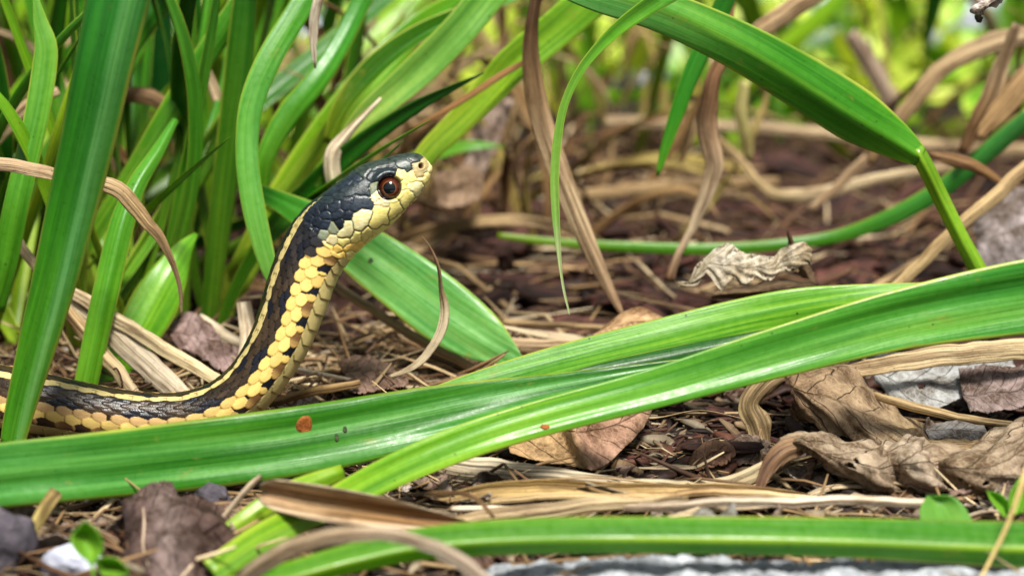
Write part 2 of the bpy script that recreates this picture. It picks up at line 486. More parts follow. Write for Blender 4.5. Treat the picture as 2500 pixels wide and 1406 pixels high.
# (left/top edge x,y, right/bottom edge x,y, half depth cm, exponent, dz)
ST = [(-900, 690, -900, 696, .03, 2.1, 12.5), (-760, 690, -760, 722, .12, 2.1, 11), (-560, 722, -560, 800, .26, 2.1, 7.5), (-380, 782, -380, 885, .36, 2.1, 4.0),
      (-210, 838, -215, 965, .43, 2.1, 1.6), (-60, 882, -68, 1025, .46, 2.2, 0.4),
      (65, 903, 55, 1052, .48, 2.3, 0), (200, 934, 188, 1072, .48, 2.3, 0), (320, 956, 316, 1086, .47, 2.3, 0),
      (420, 961, 440, 1090, .47, 2.3, 0), (492, 946, 548, 1062, .46, 2.3, 0), (545, 914, 630, 1012, .46, 2.3, 0),
      (585, 868, 692, 947, .46, 2.3, 0), (618, 805, 745, 868, .46, 2.3, 0), (637, 750, 772, 812, .46, 2.3, 0),
      (652, 697, 797, 752, .46, 2.3, 0), (667, 650, 815, 700, .46, 2.3, 0), (685, 603, 834, 662, .46, 2.3, 0),
      (712, 552, 855, 634, .48, 2.3, 0), (745, 507, 876, 610, .52, 2.3, 0), (780, 481, 900, 590, .56, 2.4, 0),
      (813, 457, 930, 566, .57, 2.5, 0), (845, 433, 958, 543, .53, 2.6, 0), (878, 408, 984, 518, .47, 2.7, 0),
      (909, 396, 1003, 498, .41, 2.7, 0), (938, 389, 1020, 480, .36, 2.7, 0), (970, 380, 1034, 462, .31, 2.7, 0),
      (1000, 375, 1044, 444, .26, 2.6, 0), (1022, 377, 1050, 428, .20, 2.4, 0), (1037, 385, 1054, 417, .13, 2.2, 0), (1046, 395, 1054, 410, .07, 2.0, 0),
      (1050, 401, 1053, 405, .02, 2.0, 0)]
PHI = math.radians(30)
NT = 256
def build_snake():
    S = np.array(ST, float)
    l = np.array([I(a[0], a[1], a[6]) for a in ST]); r = np.array([I(a[2], a[3], a[6]) for a in ST])
    c = (l + r) / 2
    rows = np.column_stack([c, l, r, S[:, 4], S[:, 5]])
    q, s = catmull(rows, None)
    total = s[-1]
    # denser stations towards the head
    ds = np.where(np.arange(4000) >= 0, 0.0145, 0)
    ss = np.arange(0, total, 0.0142)
    ss = np.concatenate([ss[ss < total - 0.12], total - 0.12 * (1 - np.linspace(0, 1, 16)) ** 1.7])
    q = np.stack([np.interp(ss, s, q[:, j]) for j in range(q.shape[1])], 1)
    n = len(ss)
    c = q[:, :3]; l = q[:, 3:6]; r = q[:, 6:9]; b = q[:, 9]; ex = q[:, 10]
    a = np.linalg.norm(l - r, axis=1) / 2
    E1 = norm(l - r)
    T = norm(np.gradient(c, axis=0))
    E3 = norm(np.cross(E1, T))
    E3 = E3 * np.sign(E3 @ (-FW))[:, None]
    E3[:] = norm(E3)
    th = (np.arange(NT) / NT) * 2 * np.pi - np.pi           # -pi..pi, 0 = back
    phis = np.interp(ss / ss[-1], [0, .86, .93, 1], np.radians([42, 42, 34, 30]))[:, None]
    beta = th[None, :] + phis
    cb, sb = np.cos(beta), np.sin(beta)
    exn = ex[:, None]
    rad = ((np.abs(cb) / a[:, None]) ** exn + (np.abs(sb) / b[:, None]) ** exn) ** (-1 / exn)
    pos = c[:, None, :] + E1[:, None, :] * (rad * cb)[:, :, None] + E3[:, None, :] * (rad * sb)[:, :, None]
    Nn = norm(np.cross(np.roll(pos, -1, 1) - np.roll(pos, 1, 1), np.gradient(pos, axis=0)))
    out = norm(pos - c[:, None, :])
    sg = np.sign((Nn * out).sum(-1)); Nn = Nn * np.where(sg == 0, 1, sg)[:, :, None]
    # where the head begins: station 19 of ST
    nodes = np.concatenate([[0], np.cumsum(np.linalg.norm(np.diff(np.array([(I(x[0], x[1], x[6]) + I(x[2], x[3], x[6])) / 2 for x in ST]), axis=0), axis=1))])
    nodes = nodes * total / nodes[-1]
    s_head = nodes[19]
    # ---- body scales on a staggered lattice
    pitch = np.interp(ss, [0, nodes[6], nodes[11], nodes[15], nodes[18], s_head], [.16, .30, .285, .235, .175, .15])
    psi = np.concatenate([[0], np.cumsum(np.diff(ss) / ((pitch[1:] + pitch[:-1]) / 2))])
    bnd_deg = np.array([0, 5.5, 12, 19, 26, 33, 41, 54, 68, 82.0, 180.0])
    side = np.abs(np.degrees(th))
    stretch = np.interp(ss, [0, nodes[12], nodes[15], nodes[18], s_head], [1, .95, .85, .62, .55])
    side2 = np.where(side[None, :] < 41, side[None, :] * np.ones((n, 1)), 41 + (side[None, :] - 41) * stretch[:, None])
    row = np.interp(side2, bnd_deg, np.concatenate([[0], np.arange(9) + 0.5, [14.5]]))      # 0 centre of back row, 9.. = belly
    srow = row * np.sign(th)[None, :]
    sc_shape = (n, NT)
    PS = np.broadcast_to(psi[:, None], sc_shape); RW = srow
    best = np.full(sc_shape, -1.0); bk = np.zeros(sc_shape, int); bn = np.zeros(sc_shape, int); be = np.zeros(sc_shape)
    bl = np.zeros(sc_shape); bt = np.zeros(sc_shape)
    kr = np.round(RW).astype(int)
    for dk in (-1, 0, 1):
        k = kr + dk
        ka = np.abs(k)
        ok = ka <= 8
        offk = 0.5 * (ka % 2)
        n0 = np.round(PS - offk).astype(int)
        for dn in (-1, 0, 1, 2):
            nn = n0 + dn
            t = (nn + offk) - PS                     # grows towards the tail: the free tip lies at lower psi
            lat = RW - k
            x = (t + 0.72) / 1.62                    # 0 at the rooted end, 1 at the tip
            wdt = 0.80 * np.sqrt(np.clip(1 - np.clip((x - 0.45) / 0.55, 0, 1) ** 2.0, 0, 1)) * np.clip(0.75 + x, 0, 1)
            inside = (x > 0) & (x < 1) & (np.abs(lat) < wdt) & ok & (np.abs(RW) < 8.48)
            w_ = np.maximum(wdt, 1e-3)
            edge = np.minimum(1 - x, 1 - np.abs(lat) / w_)
            dome = np.clip(1 - (lat / w_) ** 2, 0, 1)
            keel = np.exp(-(lat / 0.09) ** 2) * np.where(ka < 6, 0.10, 0.04)
            h = x * 0.85 + 0.12 * dome * np.clip((1 - x) * 5, 0, 1) ** 0.5 + keel * np.clip((1 - x) * 6, 0, 1)
            h = np.where(inside, h, -1)
            up = h > best
            best = np.where(up, h, best); bk = np.where(up, k, bk); bn = np.where(up, nn, bn); be = np.where(up, edge, be)
            bl = np.where(up, lat, bl); bt = np.where(up, x, bt)
    # belly shields
    belly = np.abs(RW) > 8.45
    PSb = PS + 0.75 * np.clip((np.abs(RW) - 8.45), 0, .55) ** .8
    fr = PSb % 1.0
    hb = (1 - fr) * 0.8 + 0.1
    eb = np.minimum(fr, 1 - fr) * 2
    nb_ = np.floor(PSb).astype(int)
    bare = (best < 0) & ~belly
    hgt = np.where(belly & (best < 0), hb, np.where(best < 0, 0.0, best))
    is_belly = belly & (best < 0)
    size = np.interp(side, [0, 45, 60, 100, 120, 180], [0.022, 0.028, 0.025, 0.025, 0.018, 0.014])[None, :]
    disp = hgt * size
    # ---- colours of the body
    def hsh(k, n_, s_):
        v = np.sin(k * 12.9898 + n_ * 78.233 + s_ * 37.719) * 43758.5453
        return v - np.floor(v)
    ka = np.abs(bk); r1 = hsh(bk, bn, 1.0); r2 = hsh(bk, bn, 2.0); r3 = hsh(bk, bn, 3.0)
    col = np.zeros(sc_shape + (3,))
    sfrac = np.broadcast_to(np.clip((ss - nodes[12]) / (s_head - nodes[12]), 0, 1)[:, None], sc_shape)   # 0 low on the neck, 1 at the head
    nearhead = np.broadcast_to(np.clip((ss - nodes[15]) / (s_head - nodes[15]), 0, 1)[:, None], sc_shape)
    low = np.broadcast_to(np.clip((nodes[12] - ss) / 2.0, 0, 1)[:, None], sc_shape)
    L3 = lambda *v: np.array(v)
    dark = L3(.034, .021, .010)[None, None] * (0.45 + 1.3 * r1[..., None])
    dark = dark * (1 - nearhead[..., None]) + L3(.010, .015, .022)[None, None] * (0.5 + 0.9 * r1[..., None]) * nearhead[..., None]
    blk = L3(.006, .007, .014)
    stripe = L3(.52, .43, .17) * (0.85 + .25 * r1[..., None])
    yel = (L3(.76, .54, .15) * (1 - 0) ) * (0.84 + .28 * r2[..., None])
    yel = yel * (1 - low[..., None] * L3(.34, .40, .1))
    per = np.sin((bn + 0.35 * bk) * 2 * np.pi / 4.0 + 1.0)
    col[:] = dark
    col = np.where(((ka >= 4) & (ka <= 5) & (per > 0.35) | (ka <= 2) & (per < -0.75))[..., None], blk, col)
    # dark field widens just behind the head
    kd = 5 + (nearhead > 0.55) * 1
    yrow = (ka > kd) & (ka <= 8)
    col = np.where(yrow[..., None], yel, col)
    # creamy front parts of the lateral rows
    col = np.where((yrow & (ka == 7))[..., None], L3(.78, .57, .17) * (.85 + .25 * r1[..., None]), col)
    # check row
    m4 = (bn % 4)
    chk = (ka == 8)
    x_ = np.clip(bt, 0, 1)[..., None]
    brownish = L3(.20, .10, .035) * (1 - x_ * .2) + L3(.30, .17, .05) * 0
    m2 = (bn % 2); bx = (.60 + .3 * r1)[..., None] + .12 * np.abs(bl)[..., None]
    chc = np.where(((m2 == 0) & ((nearhead < .1) | (r3 > .45)))[..., None], blk * (1 - (x_ > bx)) + (x_ > bx) * yel, np.where(((m2 == 1) & (r2 > .15 + .5 * nearhead))[..., None], brownish + yel * np.clip(x_ - .62, 0, 1) * 1.3, yel * 0.95))
    chm = chk & (nearhead < 0.7)
    col = np.where(chm[..., None], chc, col)
    # black wedges between rows 7 and 8
    col = np.where((chm & (m4 == 1) & (x_[..., 0] < .38) & (bl * np.sign(bk) < 0.1))[..., None], blk, col)
    col = np.where(((ka == 7) & (x_[..., 0] < .28 + .22 * r1) & (nearhead < .7) & (r3 > .45))[..., None], blk, col)
    col = np.where(((ka == 6) & (x_[..., 0] < .22 + .3 * r2) & (r3 > .30))[..., None], dark, col)
    # brown wash on the low flank
    wash = (low * np.clip((side[None, :] - 80) / 20, 0, 1))[..., None]
    belc = L3(.94, .86, .34) * (0.92 + .12 * hsh(nb_, nb_ * 0, 4.0)[..., None])
    belc = belc * (1 - .5 * wash * (1 - fr[..., None])) 
    bsp = ((nb_ % 2 == 0) & (fr > 0.80) & (np.abs(RW) < 8.95))
    belc = np.where(bsp[..., None], blk, belc)
    brz = np.clip((fr - 0.45) / 0.55, 0, 1) * np.clip((9.15 - np.abs(RW)) / 0.6, 0, 1) * (nb_ % 2)
    belc = belc * (1 - .12 * brz[..., None]) + L3(.22, .13, .03) * .12 * brz[..., None]
    col = np.where(is_belly[..., None], belc, col)
    wsh = (low * np.where(ka == 8, 1.1, np.where(ka == 7, .6, 0)) * (r3 > .25)).clip(0, 1)[..., None] * np.clip(1.05 - x_, 0, 1)
    col = col * (1 - wsh) + L3(.12, .065, .03) * wsh
    # back stripe: one row and the inner halves of the next
    stm = ((ka == 0) & (r2 > .03)) | ((ka == 1) & (np.abs(bl) < 0.6) & (np.abs(RW) < 0.92) & (r1 > .45))
    stm = stm & (nearhead < 0.97)
    col = np.where(stm[..., None], stripe, col)
    yb = ((ka >= 6) & (ka <= 8) & ~is_belly)[..., None] & (col.sum(-1) > .6)[..., None]
    gx_ = np.clip((x_ - .12) / .35, 0, 1)
    col = np.where(yb, col * (L3(.74, .60, .45) * (1 - gx_) + gx_ * (.93 + .12 * r1[..., None])), col)
    # dark skin and edges
    ed = np.where(is_belly, eb * 1.2, be * 2.2)
    ef = np.clip(ed / np.where(is_belly, .12, .20), 0, 1)[..., None]
    lite = (col.sum(-1) > .5)[..., None]
    col = np.where(lite, col * (0.38 + 0.62 * ef) * np.where(ef < 1, L3(1, .86, .6) + (1 - L3(1, .86, .6)) * ef, 1), col * (0.15 + 0.85 * np.clip(ef * .8, 0, 1)))
    col = np.where(bare[..., None], blk, col)
    # ---- head plates
    DG = (.013, .022, .026); DG2 = (.022, .034, .028); BL = (.008, .013, .022); BL2 = (.014, .022, .034); GG = (.20, .23, .15)
    YL = (.82, .72, .24); YL2 = (.86, .74, .28); YB = (.76, .70, .36); TN = (.36, .29, .13); YD = (.72, .50, .12); CRM = (.70, .62, .34)
    plates = [
        ([A_(1300, 330), A_(1460, 440), A_(1500, 330), A_(1470, 240), A_(1330, 480), A_(1390, 540)], TN, 0),
        ([A_(1300, 180), A_(1200, 160), A_(1380, 150), A_(1290, 250)], DG2, 0),
        ([A_(1570, 330), A_(1550, 250), A_(1560, 430)], YB, 0),
        ([A_(960, 240), A_(1060, 300), A_(1150, 350), A_(1000, 190), A_(1010, 370), A_(1120, 410), A_(960, 330)], DG2, 0),
        ([A_(700, 300), A_(500, 350), A_(800, 320), A_(330, 430), A_(600, 330), A_(640, 270), A_(400, 320), A_(200, 430), A_(250, 500)], DG2, 0),
        ([A_(450, 530), A_(600, 460), A_(750, 430), A_(850, 420), A_(540, 520), A_(440, 600), A_(880, 440), A_(700, 480)], DG, 0),
        ([A_(100, 740), A_(250, 680), A_(300, 820), A_(-50, 850), A_(-200, 900), A_(360, 720), A_(380, 850), B_(500, 70), B_(640, 60), A_(-80, 800)], DG, 0),
        ([A_(100, 560), A_(0, 640), A_(180, 570), A_(-120, 720), A_(-250, 790), A_(-400, 850), B_(460, 60)], BL2, 0),
        ([A_(1040, 490), A_(1000, 570), A_(1070, 560), A_(980, 470)], YL, 0),
        ([A_(1080, 680), A_(1060, 760)], YL, 0),
        ([A_(1200, 530), A_(1190, 600), A_(1220, 620)], YL, 0),
        ([A_(1500, 520), A_(1400, 600), A_(1470, 660), A_(1540, 540)], YL2, 1),
        ([A_(1250, 710), A_(1350, 760), A_(1380, 720), A_(1330, 850), A_(1180, 740)], YB, 1),
        ([A_(1090, 860), A_(1120, 1000), A_(1180, 950), A_(1080, 1080), A_(1040, 960)], YL, 1),
        ([A_(900, 1080), A_(900, 1200), A_(850, 1280), A_(960, 1160)], YL, 1),
        ([A_(600, 1180), A_(650, 1300), A_(550, 1350), A_(690, 1210), B_(1440, 350), B_(1390, 430), B_(1500, 330)], YL, 1),
        ([B_(1180, 290), B_(1180, 380), B_(1130, 440), B_(1110, 350), B_(1240, 280)], YB, 1),
        ([B_(950, 450), B_(930, 540), B_(900, 600), B_(960, 580)], YB, 1),
        ([A_(560, 950), A_(530, 900)], CRM, 0), ([A_(680, 1065), A_(620, 1050)], CRM, 0), ([A_(470, 760), A_(470, 830)], GG, 0),
        ([B_(1150, 100), B_(1230, 70), B_(1070, 160), B_(1260, 130)], BL2, 0), ([B_(930, 110), B_(900, 160)], BL2, 0),
        ([B_(580, 175)], BL, 0), ([B_(770, 150), B_(720, 180)], BL2, 0), ([B_(610, 290)], BL2, 0), ([B_(780, 310), B_(840, 260)], BL2, 0), ([B_(950, 300)], BL, 0),
        ([B_(440, 230)], BL, 0), ([B_(480, 400)], BL, 0), ([B_(600, 440)], BL2, 0), ([B_(720, 490)], GG, 0), ([B_(430, 560)], BL, 0), ([B_(570, 600)], GG, 0), ([B_(830, 420)], BL, 0),
        ([B_(340, 330)], BL, 0), ([B_(700, 690)], CRM, 0), ([B_(470, 700)], BL, 0), ([B_(550, 780)], CRM, 0), ([B_(330, 480)], BL, 0), ([B_(310, 620)], BL, 0),
        ([A_(1480, 860), A_(1420, 960), A_(1530, 740)], YL2, 2), ([A_(1250, 1130), A_(1320, 1050)], YL, 2), ([A_(1100, 1290), A_(1150, 1230)], YL2, 2),
        ([A_(930, 1400), A_(1000, 1350)], YL, 2), ([B_(1480, 540), B_(1400, 580)], YL, 2), ([B_(1270, 580), B_(1220, 630)], YL, 2), ([B_(1100, 630), B_(1060, 680)], YL, 2), ([B_(880, 720), B_(920, 690)], YL, 2),
        ([B_(1130, 760), B_(1060, 780), B_(960, 800)], YD, 2), ([B_(800, 830)], YD, 2), ([B_(650, 810)], YD, 2), ([B_(1300, 700)], YL, 2), ([B_(620, 920)], YD, 2), ([B_(840, 920)], YD, 2), ([B_(990, 900)], YL, 2),
    ]
    seeds = np.array([p for pl in plates for p in pl[0]]); sid = np.concatenate([[i] * len(pl[0]) for i, pl in enumerate(plates)])
    hs = np.where(ss >= s_head - 0.30)[0]
    half = np.arange(NT // 2, NT)                     # near side, 0..pi
    mir = (NT - half) % NT
    sub = pos[hs][:, half].reshape(-1, 3)
    pp = project(sub)
    wobx = np.stack([np.sin(pp[:, 1] * .21) + np.sin(pp[:, 0] * .13 + 2), np.sin(pp[:, 0] * .19 + 1) + np.sin(pp[:, 1] * .11)], 1) * 0.3
    pq = pp + wobx
    d2 = ((pq[:, None, :] - seeds[None]) ** 2).sum(-1)
    i1 = d2.argmin(1); id1 = sid[i1]
    d2b = np.where(sid[None] == id1[:, None], 1e9, d2)
    i2 = d2b.argmin(1); id2 = sid[i2]
    e = (d2b[np.arange(len(pq)), i2] - d2[np.arange(len(pq)), i1]) / (2 * np.linalg.norm(seeds[i1] - seeds[i2], axis=1) + 1e-6)
    pc = np.array([pl[1] for pl in plates]); pg = np.array([pl[2] for pl in plates])
    hc = pc[id1].copy()
    g1, g2 = pg[id1], pg[id2]
    mouth = ((g1 == 1) & (g2 == 2)) | ((g1 == 2) & (g2 == 1))
    rnum = hsh(id1.astype(float), 3.0, 5.0)
    hc *= (0.85 + 0.3 * rnum)[:, None]
    # streaks on the dark plates, faint mottling on the pale ones
    mot = np.array([1.2 * mnoise.noise(Vector((x * .09, y * .22, 1.0))) for x, y in pp])
    mot2 = np.array([mnoise.noise(Vector((x * .35, y * .35, 4.0))) for x, y in pp])
    dk = hc.sum(1) < .35
    hc *= (1 + np.where(dk, .8 * mot + .5 * mot2, .16 * mot + .12 * mot2))[:, None].clip(.3, 2)
    hc = hc * np.where(dk[:, None], 1, np.clip(1 + (mot * .5)[:, None] * L3(0, .15, .8), .5, 1.4))
    lw = np.where(mouth, 1.9, np.where(dk, 0.8, 0.7))
    gr = np.clip(e / lw - .15, 0, 1)
    line = np.where(mouth[:, None], L3(.045, .03, .018), np.where(dk[:, None], L3(.004, .006, .010), L3(.20, .15, .045)))
    # dark seams between upper lip plates, as on the animal
    seam = (g1 == 1) & (g2 == 1) & (pp[:, 0] < 985)
    gr2 = np.where(seam, np.clip(e / 1.9 - .2, 0, 1), gr)
    line = np.where(seam[:, None], L3(.012, .014, .018), line)
    hc = hc * gr2[:, None] + line * (1 - gr2[:, None])
    hd = (np.where(dk, .011, .013) * (1 - np.exp(-e / 2.2))) - .010 * np.clip(1 - e / 1.3, 0, 1) - np.where(mouth, 0.012 * np.clip(1 - e / 2.5, 0, 1), 0)
    # nostril and eye
    EC = np.array(A_(785, 780)); nr = np.array(A_(1388, 355))
    dn_ = np.linalg.norm((pp - nr) * np.array([1, .9]), axis=1)
    k_ = np.clip(1 - dn_ / 7.0, 0, 1)
    hd -= 0.10 * k_ ** .7; hd += 0.012 * np.exp(-((dn_ - 8.5) / 2.4) ** 2)
    hc = hc * (1 - np.clip(k_ * 3, 0, 1))[:, None] + L3(.05, .007, .006) * np.clip(k_ * 3, 0, 1)[:, None]
    de = np.linalg.norm(pp - EC, axis=1)
    hd += 0.012 * np.exp(-((de - 33) / 3.5) ** 2)
    hd -= 0.09 * np.clip((30.5 - de) / 3, 0, 1)
    sk = np.clip((30.5 - de) / 2, 0, 1)[:, None]
    hc = hc * (1 - sk) + L3(.02, .014, .012) * sk
    brow = np.exp(-((de - 38) / 7.0) ** 2) * np.clip((EC[1] - 8 - pp[:, 1]) / 14, 0, 1)
    hd0 = hd.copy(); hd += 0.05 * brow
    fade = np.clip((total - np.repeat(ss[hs], len(half))) / .15, 0.15, 1)
    hd *= fade; hd0 *= fade
    # blend body -> head across a slanting front
    fr_b = np.clip(((pp[:, 0] - 745) * .72 + (pp[:, 1] - 510) * -.30 + 8) / 6.0, 0, 1)
    fr_b = np.clip(((pp[:, 0] - 745) * 0.60 + (520 - pp[:, 1]) * 0.55 + 14) / 4.0, 0, 1)
    HD = hd.reshape(len(hs), -1); HD0 = hd0.reshape(len(hs), -1); HC = hc.reshape(len(hs), len(half), 3); W = fr_b.reshape(len(hs), -1)
    for idx in (half, mir):
        ix = np.ix_(hs, idx)
        disp[ix] = disp[ix] * (1 - W) + (HD if idx is half else HD0) * W
        col[ix] = col[ix] * (1 - W[..., None]) + HC * W[..., None]
    for q_ in hs:
        wst = 5.5 * (1 - (ss[q_] - (s_head - .3)) / .62)
        if wst > .5:
            mk = side < wst
            col[q_, mk] = stripe[q_, mk] * (.8 + .3 * math.sin(ss[q_] * 60))
    # edge columns 0 = under side
    colm = np.arange(NT) == 0
    # fine mottling everywhere
    pos2 = pos + Nn * disp[:, :, None]
    V = pos2.reshape(-1, 3)
    tip = (pos2[-1].mean(0))[None]; tail = (pos2[0].mean(0))[None]
    i = np.arange(n - 1)[:, None] * NT; j = np.arange(NT)[None, :]; j2 = (j + 1) % NT
    F = np.stack([i + j, i + NT + j, i + NT + j2, i + j2], -1).reshape(-1, 4)
    V = np.vstack([V, tail, tip])
    nv = len(V)
    j = np.arange(NT)
    # caps as thin quads (a doubled point would be degenerate), so use triangles split over pairs
    capq = np.array([[(a + 2) % NT, a + 1, a, nv - 2] for a in range(0, NT, 2)])
    capt = np.array([[(n - 1) * NT + a, (n - 1) * NT + a + 1, (n - 1) * NT + (a + 2) % NT, nv - 1] for a in range(0, NT, 2)])
    F = np.vstack([F, capq, capt])
    C = np.vstack([col.reshape(-1, 3), [[.05, .04, .02]], [[.6, .5, .3]]])
    gl = np.zeros(sc_shape)
    lum = C.sum(1)
    # outward faces
    base = np.array(I(430, 1090, 0)); base[2] = 0
    root = empty('garter_snake', base)
    tag(root, 'garter snake with yellow and black scales raising its head off the ground', 'snake')
    m, nt = new_mat('snake_skin'); g = N(nt)
    cc = g.attr('Col').outputs['Color']
    tc = g.node('ShaderNodeTexCoord')
    ob = g.vmath('SCALE', tc.outputs['Object'], (0, 0, 0)); nt.nodes[-1].inputs['Scale'].default_value = 100.0
    nz = g.noise(ob, 14.0, 4.0, .65); nz2 = g.noise(ob, 45.0, 3.0, .6)
    c2 = g.mix(g.maprange(nz, .35, .7, 0, .45), cc, g.mix(1.0, cc, (.80, .72, .62, 1), 'MULTIPLY'))
    pb = g.node('ShaderNodeBsdfPrincipled'); g.link(c2, pb.inputs['Base Color'])
    bw = g.node('ShaderNodeRGBToBW'); g.link(cc, bw.inputs[0])
    g.link(g.math('ADD', g.maprange(nz2, .3, .7, -.05, .06), g.maprange(bw.outputs[0], .02, .2, .30, .46)), pb.inputs['Roughness'])
    pb.inputs['Specular IOR Level'].default_value = .42
    g.link(g.bump(g.math('ADD', nz2, nz), .35, .00012), pb.inputs['Normal'])
    out = g.node('ShaderNodeOutputMaterial'); g.link(pb.outputs[0], out.inputs[0])
    body = mesh_obj('body', V, F, m, base, root, {'Col': ('FLOAT_COLOR', C)}, parent_origin=base)
    # ---- eyes
    m, nt = new_mat('snake_eye'); g = N(nt)
    tc = g.node('ShaderNodeTexCoord')
    sp = g.node('ShaderNodeSeparateXYZ'); g.link(tc.outputs['Object'], sp.inputs[0])
    R = 0.190
    rx = g.math('MULTIPLY', sp.outputs[0], 100 / R); rz = g.math('MULTIPLY', sp.outputs[2], 100 / R)
    rr = g.math('SQRT', g.math('ADD', g.math('MULTIPLY', rx, rx), g.math('MULTIPLY', rz, rz)))
    ob = g.vmath('SCALE', tc.outputs['Object'], (0, 0, 0)); nt.nodes[-1].inputs['Scale'].default_value = 100.0
    nz = g.noise(ob, 16.0, 4.0, .7)
    rn = g.math('ADD', rr, g.math('MULTIPLY', g.math('SUBTRACT', nz, .5), .10))
    iris = g.ramp(rn, [(.0, (.001, .003, .005)), (.49, (.001, .003, .004)), (.52, (.13, .05, .015)), (.58, (.06, .016, .005)), (.74, (.03, .006, .003)), (.92, (.02, .006, .005)), (1.0, (.01, .006, .006))])
    iris = g.mix(g.maprange(nz, .35, .7, 0, .6), iris, g.mix(1.0, iris, (2.2, 1.7, 1.0, 1), 'MULTIPLY'))
    pb = g.node('ShaderNodeBsdfPrincipled'); g.link(iris, pb.inputs['Base Color'])
    pb.inputs['Roughness'].default_value = .5; pb.inputs['Specular IOR Level'].default_value = 0.0
    pb.inputs['Coat Weight'].default_value = 1.0; pb.inputs['Coat Roughness'].default_value = .02
    out = g.node('ShaderNodeOutputMaterial'); g.link(pb.outputs[0], out.inputs[0])
    hi = int(np.argmin(np.abs(ss - nodes[23])))
    # sagittal plane of the head: through the spine, containing the back direction
    D = math.cos(PHI) * E1[hi] + math.sin(PHI) * E3[hi]; Lt = norm(np.cross(T[hi], D))
    if Lt @ FW > 0: Lt = -Lt
    ph = pos[hs][:, half].reshape(-1, 3)[de.argmin()]
    ec = ph + FW * 0.135
    ei, ej = divmod(int(de.argmin()), len(half))
    far_pt = pos[hs[ei], mir[ej]]; axis_far = norm(far_pt - c[hs[ei]])
    for sgn in (1, -1):
        cc_ = ec if sgn == 1 else far_pt - axis_far * 0.16
        axis = -FW if sgn == 1 else axis_far
        nu, nvv = 40, 28
        uu = np.linspace(0, 2 * np.pi, nu, endpoint=False); vv = np.linspace(0, np.pi, nvv)
        # local frame: -Y looks out
        VV = np.array([(R * math.sin(v) * math.cos(u), -R * math.cos(v) * .96, R * math.sin(v) * math.sin(u)) for v in vv for u in uu]) * CM
        FF = [(a * nu + b_, a * nu + (b_ + 1) % nu, (a + 1) * nu + (b_ + 1) % nu, (a + 1) * nu + b_) for a in range(nvv - 1) for b_ in range(nu)]
        me = bpy.data.meshes.new('eye'); me.from_pydata([tuple(v) for v in VV], [], FF); me.update()
        me.polygons.foreach_set('use_smooth', [True] * len(me.polygons)); me.materials.append(m)
        o = bpy.data.objects.new('eye', me); COL.objects.link(o); o.parent = root
        o.location = Vector((cc_ - base) * CM)
        o.rotation_euler = Vector(axis).to_track_quat('-Y', 'Z').to_euler()
    return pos2
snake_pos = build_snake()
# ---------------------------------------------------------------- ground
def build_ground():
    def axis(lo, hi, fine_lo, fine_hi, step):
        a = list(np.arange(fine_lo, fine_hi, step)); x = fine_hi; d = step
        while x < hi: a.append(x); d *= 1.18; x += d
        a.append(hi); x = fine_lo - step; d = step
        b = []
        while x > lo: b.append(x); d *= 1.18; x -= d
        b.append(lo)
        return np.array(b[::-1] + a)
    gx = axis(-4500, 4500, -16, 16, 0.16); gy = axis(-900, 5500, -11, 26, 0.16)
    X, Y = np.meshgrid(gx, gy)
    Z = gz(X, Y)
    nearm = np.clip(1.4 - np.maximum(np.abs(X) / 16, np.abs(Y - 6) / 22), 0, 1)
    lump = np.zeros_like(X)
    r = np.random.default_rng(3)
    for k in range(16):
        a = r.uniform(0, 6.28); f = r.uniform(2.0, 9.0)
        lump += np.sin((X * math.cos(a) + Y * math.sin(a)) * f + r.uniform(0, 6.28)) / (f ** .8)
    Z = Z + 0.07 * lump * nearm - 0.02
    V = np.stack([X, Y, Z], -1).reshape(-1, 3)
    nx, ny = len(gx), len(gy)
    i = np.arange(ny - 1)[:, None] * nx; j = np.arange(nx - 1)[None]
    F = np.stack([i + j, i + j + 1, i + j + nx + 1, i + j + nx], -1).reshape(-1, 4)
    tag(mesh_obj('ground', V, F, M_SOIL), kind='structure')
build_ground()

